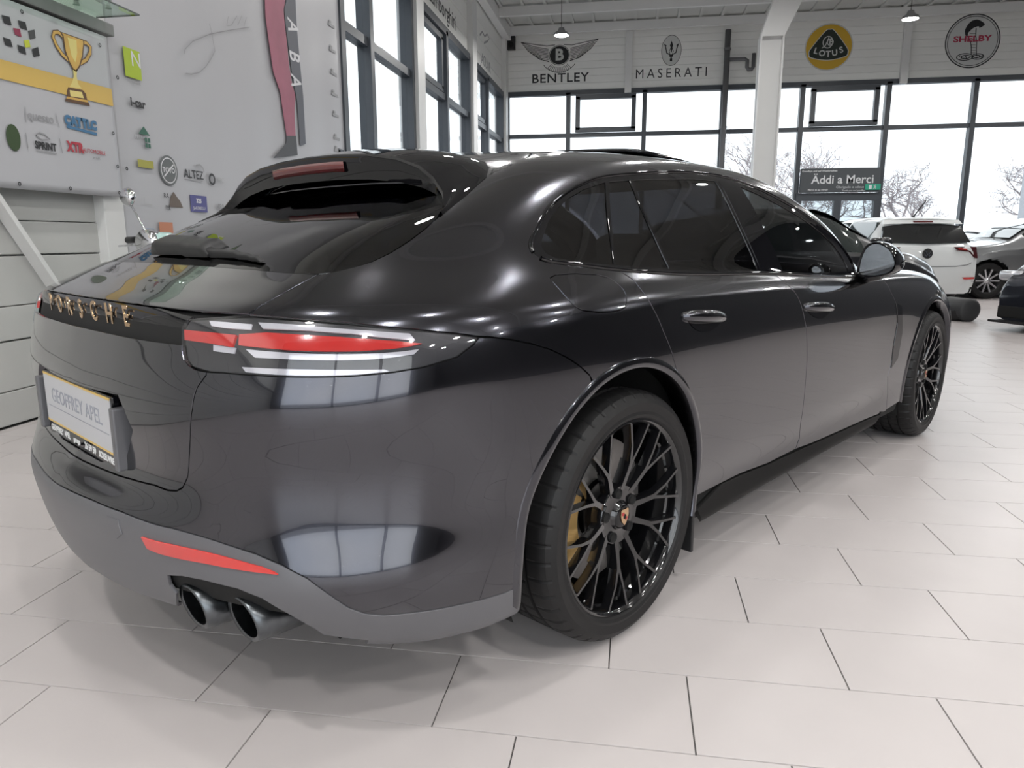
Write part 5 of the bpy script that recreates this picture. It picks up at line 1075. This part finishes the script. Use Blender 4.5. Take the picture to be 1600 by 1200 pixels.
# sign over the entrance
SG = empty('entrance_sign', (0, 0, 0), 0, 'dark sign reading Äddi a Merci above the entrance door', 'sign')
MB().box((4.36, YF-.20, 2.31), (6.36, YF-.10, 2.93), bev=.008).build('sign_board', mat('sign_slate', (.055, .062, .068), .5), SG)
sw = pc('sign_white', (.62, .63, .64))
ftext(SG, 'Äddi a Merci', .30, 5.42, 2.63, sw, .202, .004, 1.0); ftext(SG, 'Obrigado e adeus', .085, 5.62, 2.44, pc('sign_grey', (.32, .33, .34)), .202, .002, 1.15); ftext(SG, 'Goodbye and auf Wiedersehen', .07, 4.83, 2.86, sw, .202, .001, 1.0); ftext(SG, 'Merci et au revoir', .07, 4.82, 2.38, sw, .202, .001); ftext(SG, 'Thank you and goodbye', .055, 5.72, 2.35, sw, .202, 0, 1.1)
XS_ = empty('exit_sign', (0, 0, 0), 0, 'green emergency exit sign at the corner of the dark entrance sign', 'sign')
MB().box((5.99, YF-.235, 2.36), (6.37, YF-.202, 2.51), bev=.004).build('sign_box', mat('exit_green', (.02, .30, .19), .4), XS_)
fx = fw_(.2362)
flat(XS_, 'exit_door', rect(6.08, 2.385, 6.15, 2.485), sw, fx); flat(XS_, 'runner_head', ell(6.235, 2.478, .012, .012, 12), sw, fx)
for q in ([(6.23, 2.46), (6.225, 2.425)], [(6.225, 2.425), (6.25, 2.41), (6.245, 2.385)], [(6.225, 2.425), (6.21, 2.40), (6.19, 2.395)], [(6.20, 2.455), (6.23, 2.455), (6.255, 2.435)]): line(XS_, 'runner', q, .013, sw, fx)

# ---------------------------------------------------------------- cars further back
def spline1(pts, x):
    p = np.array(pts, float); return np.interp(x, p[:, 0], p[:, 1]) if len(p) < 4 else akima(p[:, 0], p[:, 1], x)
def show_car(name, loc, head, label, paint, L, wid, top, belt, wheels, glass_x, plan, rim_mat, tyre_r=.33, low=.2, group=None, screen_f=None, screen_r=None):
    """body lofted from tail (x=0) to nose (x=L); top/belt = side lines, plan = half width along x"""
    C_ = empty(name, (loc[0], loc[1], 0), PI/2 - math.radians(head), label, 'car', group)
    N = 150; xs = L*(1-np.cos(np.linspace(0, PI, N)))/2
    zt = spline1(top, xs); zb = spline1(belt, xs); w = spline1(plan, xs)
    sec = []
    for i in range(N):
        x, W_, T, B = xs[i], w[i], zt[i], min(zb[i], zt[i]-.03); g = max(0., min(1., (T-B-.05)/.25))
        sh = [(W_*.86, low-.03), (W_*.955, low), (W_*.985, low+.12), (W_, .50*B+.12), (W_*.995, B-.16), (W_*.965, B-.05), (W_*(.92-.02*g), B)]
        sh += [(W_*(.90-.09*g), B+(T-B)*.45), (W_*(.86-.20*g), B+(T-B)*.86), (W_*(.76-.20*g), T-.012), (W_*.45, T+.012), (W_*.2, T+.02), (0, T+.022)]
        low_ = np.array(sh[:7]); t_ = np.linspace(0, 6, 31); sh = [(float(np.interp(k, range(7), low_[:, 0])), float(np.interp(k, range(7), low_[:, 1]))) for k in t_] + sh[7:]
        sec.append(sh)
    m = len(sec[0]); V = [(xs[i], -y, z) for i in range(N) for y, z in sec[i]]; nv = len(V); V += [(x, -y, z) for x, y, z in V]
    body = []; side = []
    for i in range(N-1):
        xm = (xs[i]+xs[i+1])/2
        for j in range(m-1):
            q = (i*m+j, (i+1)*m+j, (i+1)*m+j+1, i*m+j+1)
            cz = np.mean([V[k][2] for k in q]); cut = False
            for wx in wheels:
                if (xm-wx)**2 + (cz-tyre_r)**2 < (tyre_r+.055)**2 and j < 26: cut = True
            if cut: continue
            gl = j in (30, 31) and any(a < xm < b for a, b in glass_x)
            (side if gl else body).append(q)
    def both(F): return F + [tuple(k+nv for k in f[::-1]) for f in F]
    caps = [tuple(range(m)) + tuple(nv+k for k in range(m-1, -1, -1))[1:], (tuple((N-1)*m+k for k in range(m)) + tuple(nv+(N-1)*m+k for k in range(m-1, -1, -1))[1:])[::-1]]
    o = mesh('body', V, both(body)+caps, paint, C_, True); sharpen(o.data, 40)
    dk = M['privacy']
    for s in (0, 1):
        F = [tuple(k+s*nv for k in (f if s == 0 else f[::-1])) for f in side]
        if F:
            o = mesh('side_window', V, F, M['bg_glass'], C_, True)
            bm = bmesh.new(); bm.from_mesh(o.data); bmesh.ops.delete(bm, geom=[v for v in bm.verts if not v.link_faces], context='VERTS'); bm.to_mesh(o.data); bm.free()
    # windscreen / rear window panels laid on the roof line
    def screen(nm, x0, x1, inset_):
        V2 = []; F2 = []; n = 10
        for i in range(n+1):
            x = x0+(x1-x0)*i/n; T = float(spline1(top, x)); W_ = float(spline1(plan, x)); B = float(spline1(belt, x)); g = max(0., min(1., (T-B-.05)/.25))
            hw = W_*(.80-.20*g)-inset_
            for t in np.linspace(-1, 1, 9): V2.append((x, -t*hw, T+.034-.012*abs(t)**2 + .004))
        for i in range(n):
            for j in range(8): F2.append((i*9+j, (i+1)*9+j, (i+1)*9+j+1, i*9+j+1))
        ob = mesh(nm, V2, F2, M['bg_dark'], C_, True)
        return ob
    if screen_f: screen('windscreen', *screen_f, .03)
    if screen_r: screen('rear_window', *screen_r, .03)
    MB().box((.12, -spline1(plan, L/2)+.12, low-.02), (L-.12, spline1(plan, L/2)-.12, low+.06)).build('underbody', M['gap'], C_)
    for wx in wheels:
        hw = float(spline1(plan, wx))
        for s in (-1, 1):
            W_ = empty('wheel', (wx, s*(hw-.125), tyre_r), parent=C_)
            if s > 0: W_.rotation_euler = (0, 0, PI)
            MB().lathe([(tyre_r*.66, -.105), (tyre_r*.72, -.118), (tyre_r*.93, -.115), (tyre_r, -.085), (tyre_r, .085), (tyre_r*.93, .115), (tyre_r*.66, .105)], 44).build('tyre', M['rubber'], W_, auto=40)
            rm = MB().lathe([(tyre_r*.66, -.10), (tyre_r*.63, -.085), (tyre_r*.62, .08), (.02, .05)], 44)
            rm.build('rim', rim_mat[0], W_, auto=40)
            for k in range(10):
                a = 2*PI*k/10; d = Vector((math.cos(a), 0, math.sin(a)))
                MB().bar(d*.03+Vector((0, -.075, 0)), d*tyre_r*.65+Vector((0, -.09, 0)), .030, .022, up=(0, 1, 0)).build('spoke', rim_mat[1], W_)
            MB().lathe([(.001, -.10), (.05, -.096), (.06, -.07)], 20).build('hub', rim_mat[1], W_, True)
        for s in (-1, 1):
            V3 = []; F3 = []
            for a in np.radians(np.linspace(-100, 100, 22)):
                for y in (hw-.012, hw-.32): V3.append((wx+(tyre_r+.05)*math.sin(a), s*y, tyre_r+(tyre_r+.05)*math.cos(a)))
                V3.append((wx, s*(hw-.32), tyre_r))
            for i in range(21): F3 += [(3*i, 3*i+3, 3*i+4, 3*i+1), (3*i+1, 3*i+4, 3*i+2)]
            mesh('wheel_housing', V3, F3, M['gap'], C_)
    return C_
M['bg_glass'] = mat('car_glass_green', (.02, .028, .027), .05, 0, 1.)
M['bg_dark'] = mat('car_glass_dark', (.012, .013, .014), .06, 0, 1.)
silver = (mat('rim_dark', (.04, .04, .042), .4), mat('rim_silver', (.62, .62, .64), .3, .9)); blackrim = (M['gap'], M['rim'])
p_white = mat('white_car_paint', (.66, .68, .68), .35, 0, 1.); p_black = mat('black_car_paint', (.012, .013, .016), .3, .3, 1.); p_grey = mat('silver_grey_car_paint', (.17, .175, .18), .35, .6, 1.); p_navy = mat('navy_car_paint', (.016, .018, .026), .3, .4, 1.); p_dark = mat('dark_green_black_paint', (.010, .012, .012), .3, .2, 1.)

mat_seam = mat('seam_grey', (.10, .10, .105), .7)
# white hatchback seen from behind
VX, VY, VH = 4.84, 13.26, -8
HB = show_car('white_hatchback', (VX, VY), VH, 'white hatchback seen from behind with roof aerial and dark rear window', p_white, 4.1, .90,
    [(0, .96), (.06, 1.04), (.22, 1.28), (.34, 1.425), (.6, 1.455), (1.2, 1.47), (2.0, 1.46), (2.5, 1.38), (3.0, 1.13), (3.3, 1.0), (3.8, .90), (4.05, .76), (4.1, .68)],
    [(0, .93), (.4, .96), (2, .95), (3.2, .93), (4.1, .70)], (.78, 3.35), [(.45, 1.5), (1.56, 2.75)], [(0, .80), (.12, .86), (.5, .89), (2, .90), (3.4, .88), (3.9, .78), (4.1, .62)], silver, .32, .22, None, (2.35, 3.1))
def on_tail(z): return float(np.interp(z, (.2, .5, .75, .95, 1.04, 1.28, 1.425), (-.01, -.055, -.04, -.005, .06, .22, .34)))
V = []; F = []
for i, z in enumerate((.20, .30, .45, .60, .66, .80, .92, .97)):
    for j, t in enumerate(np.linspace(-1, 1, 13)): V.append((on_tail(z)+.07*abs(t)**3, -t*(.86 if z > .4 else .84), z))
for i in range(7):
    for j in range(12): F.append((i*13+j, i*13+j+1, (i+1)*13+j+1, (i+1)*13+j)[::-1])
mesh('tailgate', V, F, p_white, HB, True)
def tailquad(nm, pts, mt, push=.012, par=HB):
    P = [(on_tail(z)+.07*abs(y/.86)**3-push, -y, z) for y, z in pts]; Q = [(x+.05, y, z) for x, y, z in P]; n = len(P)
    return mesh(nm, P+Q, [tuple(range(n))]+[(i, i+n, (i+1) % n+n, (i+1) % n) for i in range(n)], mt, par)
tailquad('rear_window', [(-.74, 1.04), (0, 1.02), (.74, 1.04), (.64, 1.31), (.30, 1.345), (-.30, 1.345), (-.64, 1.31)], M['bg_dark'], .055)
tailquad('roof_spoiler', [(-.66, 1.345), (0, 1.36), (.66, 1.345), (.62, 1.415), (0, 1.43), (-.62, 1.415)], p_white, .10)
tailquad('high_brake_light', [(-.16, 1.375), (.16, 1.375), (.16, 1.395), (-.16, 1.395)], M['red_dark'], .108)
p_lamp = mat('smoked_lamp', (.05, .006, .008), .15, 0, 1.)
for s in (-1, 1):
    tailquad('tail_lamp', [(s*.44, .965), (s*.84, .97), (s*.86, .78), (s*.79, .79), (s*.70, .885), (s*.50, .91)], p_lamp, .03)
    tailquad('tail_lamp_strip', [(s*.50, .945), (s*.66, .935), (s*.66, .915), (s*.53, .925)], M['red'], .034)
    tailquad('bumper_reflector', [(s*.62, .465), (s*.84, .47), (s*.84, .435), (s*.66, .43)], M['red'], .02)
_sm = [(-.80, .72), (-.70, .67), (-.50, .645), (-.17, .64), (.17, .64), (.50, .645), (.70, .67), (.80, .72)]
for a, b in zip(_sm[:-1], _sm[1:]): tailquad('tailgate_seam', [(a[0], a[1]), (b[0], b[1]), (b[0], b[1]+.009), (a[0], a[1]+.009)], mat_seam, .008)
tailquad('bumper_line', [(-.85, .395), (.85, .395), (.85, .403), (-.85, .403)], M['gap'], .008)
tailquad('lower_bumper', [(-.80, .20), (.80, .20), (.84, .30), (-.84, .30)], M['black_plastic'], .012)
bd = MB().lathe([(.001, 0), (.075, 0), (.082, .004), (.082, .02)], 32, 'x').build('badge', M['black_plastic'], HB, loc=(-.055, 0, .86))
for q in ([(-.045, .05), (-.012, -.02), (0, .005), (.012, -.02), (.045, .05)], [(-.065, .02), (-.028, -.055), (0, .0), (.028, -.055), (.065, .02)]):
    b = MB()
    for a, c in zip(q[:-1], q[1:]): b.bar((-.003, -a[0], a[1]), (-.003, -c[0], c[1]), .012, .006, up=(1, 0, 0))
    b.build('badge_strokes', M['chrome'], bd)
MB().tube([(.55, 0, 1.45), (.50, 0, 1.50), (.30, -.06, 1.73)], [.02, .012, .008], 8).build('aerial', M['black_plastic'], HB, True)
MB().lathe([(.04, 1.462), (.035, 1.485), (.012, 1.495)], 14, 'z', c=(.55, 0, -.005)).build('aerial_base', M['black_plastic'], HB, True)

# black saloon parked ahead of the estate car
BS = show_car('black_saloon', (-.32, 8.49), 60, 'glossy black car parked just beyond the front of the grey estate car', p_black, 4.6, .92,
    [(0, .78), (.15, .95), (.6, 1.06), (1.1, 1.30), (1.7, 1.43), (2.2, 1.45), (2.7, 1.38), (3.1, 1.18), (3.45, 1.0), (3.9, .93), (4.3, .83), (4.55, .66), (4.6, .5)],
    [(0, .75), (.8, .96), (2, .97), (3.3, .93), (4.6, .55)], (.95, 3.72), [(.9, 2.0), (2.06, 3.05)], [(0, .74), (.2, .84), (.8, .90), (2.3, .915), (3.7, .91), (4.2, .84), (4.5, .68), (4.6, .52)], blackrim, .34, .18, None, (2.5, 3.35), (.5, 1.4))
for s in (-1, 1):
    MB().box((3.0, s*1.0-.10, .98), (3.16, s*1.0+.10, 1.12), bev=.04).build('door_mirror', p_black, BS, True)
    MB().tube([(3.05, s*.84, .96), (3.06, s*.94, 1.0)], .025, 8).build('mirror_arm', M['black_plastic'], BS)

# silver-grey car beyond, nose towards the camera
GC = show_car('silver_grey_car', (9.98, 16.13), 262, 'silver-grey car with bright multi-spoke wheel between the white hatchback and navy car', p_grey, 4.5, .90,
    [(0, .85), (.2, 1.0), (.7, 1.3), (1.3, 1.46), (2.2, 1.48), (2.8, 1.30), (3.3, 1.05), (3.9, .95), (4.3, .82), (4.5, .6)],
    [(0, .80), (.8, .98), (2, .98), (3.3, .95), (4.5, .6)], (.85, 3.65), [(.7, 1.9), (1.96, 2.95)], [(0, .74), (.2, .84), (.8, .89), (2.3, .90), (3.6, .90), (4.2, .82), (4.45, .64), (4.5, .5)], silver, .335, .18, None, (2.3, 3.2), (.3, 1.2))
for s in (-1, 1):
    MB().box((2.9, s*.98-.09, .98), (3.04, s*.98+.09, 1.1), bev=.04).build('door_mirror', M['gloss_black'], GC, True)
# navy car at the right edge
NF = Vector((-.914, -.407)); NL = Vector((.407, -.914))
_nc = Vector((4.40, 9.95)) + NL*.86
NC = show_car('navy_car', (_nc.x-NF.x*4.6, _nc.y-NF.y*4.6), 246, 'navy car nosing in at the right edge with blank number plate and black splitter', p_navy, 4.6, .92,
    [(0, .85), (.2, 1.0), (.7, 1.26), (1.3, 1.43), (2.2, 1.45), (2.8, 1.30), (3.3, 1.03), (3.9, .93), (4.35, .80), (4.55, .66), (4.6, .55)],
    [(0, .80), (.8, .96), (2, .96), (3.3, .92), (4.6, .55)], (.9, 3.72), [(.7, 1.9), (1.96, 2.95)], [(0, .74), (.2, .84), (.8, .90), (2.3, .915), (3.7, .915), (4.3, .86), (4.5, .78), (4.6, .70)], blackrim, .34, .16, None, (2.3, 3.2), (.3, 1.2))
for s in (-1, 1): MB().box((4.30, s*.66-.17, .60), (4.52, s*.66+.15, .72), bev=.04).build('headlamp', M['clear_lens'], NC, True)
MB().box((4.56, -.74, .10), (4.70, .74, .13), bev=.01).build('splitter', M['black_plastic'], NC); MB().box((4.60, -.30, .30), (4.625, .30, .44), bev=.006).build('number_plate', mat('blank_plate', (.10, .105, .11), .5), NC)
MB().box((4.55, -.70, .16), (4.61, .70, .30), bev=.01).build('air_intake', M['gap'], NC)
for s in (-1, 1): MB().box((2.9, s*1.0-.09, .98), (3.06, s*1.0+.09, 1.1), bev=.04).build('door_mirror', p_navy, NC, True)
# dark saloon at the far windows
show_car('dark_saloon', (8.9+2.0, 19.3), 270, 'dark saloon standing side-on by the far windows at the right edge', p_dark, 4.6, .90,
    [(0, .85), (.2, 1.0), (.8, 1.22), (1.4, 1.37), (2.2, 1.39), (2.8, 1.25), (3.3, 1.0), (3.9, .92), (4.3, .80), (4.6, .55)],
    [(0, .80), (.8, .94), (2, .94), (3.3, .90), (4.6, .55)], (.9, 3.7), [(.8, 1.95), (2.02, 3.0)], [(0, .74), (.2, .84), (.8, .89), (2.3, .90), (3.7, .90), (4.2, .83), (4.5, .68), (4.6, .5)], silver, .33, .18, None, (2.3, 3.2), (.3, 1.3))
# black floor drum beside the white hatchback
DR = empty('floor_drum', (4.46, 10.86, 0), .3, 'black rounded drum lying on the floor before the white hatchback', 'drum')
MB().tube([(0, -.22, .155), (0, -.20, .155), (0, .20, .155), (0, .22, .155)], [.12, .155, .155, .12], 32).build('drum_shell', mat('drum_grey', (.035, .036, .038), .6), DR, True)
MB().lathe([(.001, .0), (.14, .0), (.19, .05), (.205, .14), (.19, .145), (.001, .145)], 36, 'z').build('drum_tray', M['black_plastic'], DR, auto=40)

# ---------------------------------------------------------------- mint scooter behind the estate car
SCT = empty('mint_scooter', (-3.06, 4.5, 0), math.radians(-100), 'mint green scooter with chrome mirror and black grip behind the estate car', 'scooter')
mint = mat('mint_paint', (.42, .62, .58), .3, 0, .8)
SCT.scale = (1.13, 1.13, 1.13)      # x forward, y left
MB().box((-.02, -.085, .90), (.16, .085, 1.03), bev=.045).build('headset', mint, SCT, True)
hl = MB().lathe([(.001, .02), (.06, .015), (.075, 0), (.078, -.05), (.05, -.08)], 28, 'x', c=(.17, 0, .97)).build('headlamp', M['chrome'], SCT, True)
for s in (-1, 1):
    gr = MB().tube([(.0, s*.06, .985), (-.02, s*.22, .99), (-.04, s*.25, .99)], .014, 10).build('handlebar', M['chrome'], SCT, True)
    MB().tube([(-.035, s*.23, .99), (-.06, s*.37, .985)], [.019, .021], 12).build('grip', M['black_plastic'], gr, True)
    MB().tube([(.03, s*.17, .965), (.035, s*.26, .955), (.0, s*.38, .95)], .007, 8).build('brake_lever', M['chrome'], gr, True)
    if s > 0: continue
    mr = MB().tube([(.0, s*.15, 1.01), (.005, s*.17, 1.06), (.02, s*.24, 1.20)], .006, 8).build('mirror_stem', M['chrome'], SCT, True)
    MB().lathe([(.001, .028), (.035, .022), (.052, .004), (.055, -.008), (.001, -.009)], 28, 'x', c=(.02, s*.255, 1.235)).build('mirror_head', M['chrome'], mr, True)
MB().tube([(.04, 0, .92), (.16, 0, .55), (.30, 0, .25)], [.035, .03, .03], 12).build('steering_column', mint, SCT, True)
V = []; F = []
for i, z in enumerate(np.linspace(.28, .88, 9)):
    wd = .22*math.sin(PI*(.25+.6*(i/8)))+.02
    for j, t in enumerate(np.linspace(-1, 1, 9)): V.append((.02+.06*(1-t*t)+.10*(1-i/8), t*wd, z))
for i in range(8):
    for j in range(8): F.append((i*9+j, i*9+j+1, (i+1)*9+j+1, (i+1)*9+j))
o = mesh('leg_shield', V, F, mint, SCT, True); sd = o.modifiers.new('t', 'SOLIDIFY'); sd.thickness = .02
MB().box((-.42, -.17, .22), (.12, .17, .28), bev=.02).build('footboard', mint, SCT, True)
MB().box((-1.12, -.19, .26), (-.40, .19, .66), bev=.12).build('rear_cowl', mint, SCT, True)
MB().box((-1.05, -.15, .66), (-.36, .15, .77), bev=.05).build('saddle', M['seat'], SCT, True)
for x in (.33, -.88):
    W_ = empty('wheel', (x, 0, .22), parent=SCT)
    MB().lathe([(.13, -.04), (.17, -.048), (.21, -.03), (.22, 0), (.21, .03), (.17, .048), (.13, .04)], 36).build('tyre', M['rubber'], W_, auto=40); MB().lathe([(.135, -.035), (.12, -.02), (.03, -.03), (.001, -.03)], 30).build('wheel_disc', M['chrome'], W_, True)
o = MB().box((.16, -.07, .36), (.50, .07, .46), bev=.05).build('mudguard', mint, SCT, True)

# ---------------------------------------------------------------- bare trees, lamp column and house outside
bark = mat('haze_paled_bark', (.40, .35, .35), .8, noise=(6, .2))  # bark colour lightened to stand in for outdoor haze
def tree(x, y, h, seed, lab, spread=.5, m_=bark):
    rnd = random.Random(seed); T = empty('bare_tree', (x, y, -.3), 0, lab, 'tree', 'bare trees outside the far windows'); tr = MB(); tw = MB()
    def grow(p, d, l, r, lv):
        q = p + d*l; (tr if lv < 2 else tw).tube([p, (p+q)/2 + Vector((rnd.uniform(-1, 1), rnd.uniform(-1, 1), 0))*l*.05, q], [max(r, .011), max(r*.85, .010), max(r*.7, .009)], 6 if lv < 2 else 3, cap=False)
        if lv >= 7: return
        for k in range(3 if lv < 4 else 2):
            a = Vector((rnd.gauss(0, 1), rnd.gauss(0, 1), rnd.gauss(.25, .6))).normalized(); e = (d*(1-spread*.6) + a*spread*1.25).normalized()
            if e.z < -.1: e.z = .1
            grow(p + d*l*rnd.uniform(.6, 1.), e, l*rnd.uniform(.62, .82), r*.6, lv+1)
    grow(Vector((0, 0, 0)), Vector((rnd.uniform(-.08, .08), 0, 1)).normalized(), h*.26, h*.016, 0)
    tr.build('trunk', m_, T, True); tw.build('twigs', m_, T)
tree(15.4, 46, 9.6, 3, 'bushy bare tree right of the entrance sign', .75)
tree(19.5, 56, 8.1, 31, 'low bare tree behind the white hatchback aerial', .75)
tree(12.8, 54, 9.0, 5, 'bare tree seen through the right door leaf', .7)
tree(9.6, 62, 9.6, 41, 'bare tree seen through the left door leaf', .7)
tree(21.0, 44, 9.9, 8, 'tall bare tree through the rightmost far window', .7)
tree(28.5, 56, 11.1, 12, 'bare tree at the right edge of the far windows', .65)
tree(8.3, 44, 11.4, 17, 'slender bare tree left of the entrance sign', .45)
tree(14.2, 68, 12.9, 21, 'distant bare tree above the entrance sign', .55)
TW = empty('outdoor_pylon', (18.2, 38, -.3), 0, 'pale grey pylon outside the rightmost far window', 'pylon')
pg = mat('pale_pylon', (.50, .51, .53), .6); MB().box((-.42, -.3, 0), (.42, .3, 5.4), bev=.03).build('pylon_body', pg, TW); MB().box((-.55, -.4, 0), (.55, .4, .3)).build('pylon_base', pg, TW); MB().box((-.46, -.34, 5.4), (.46, .34, 5.5)).build('pylon_cap', pg, TW)
HS = empty('white_house', (-24, 40, -.3), .4, 'pale house outside the left windows', 'building')
MB().box((-6, -4, 0), (6, 4, 5.5)).build('wall', mat('house_render', (.72, .74, .74), .8), HS); MB().add([(-6.4, -4.4, 5.4), (6.4, -4.4, 5.4), (6.4, 4.4, 5.4), (-6.4, 4.4, 5.4), (-6.4, 0, 8), (6.4, 0, 8)], [(0, 1, 5, 4), (2, 3, 4, 5), (0, 4, 3), (1, 2, 5), (3, 2, 1, 0)]).build('roof', mat('house_roof', (.35, .33, .33), .8), HS)
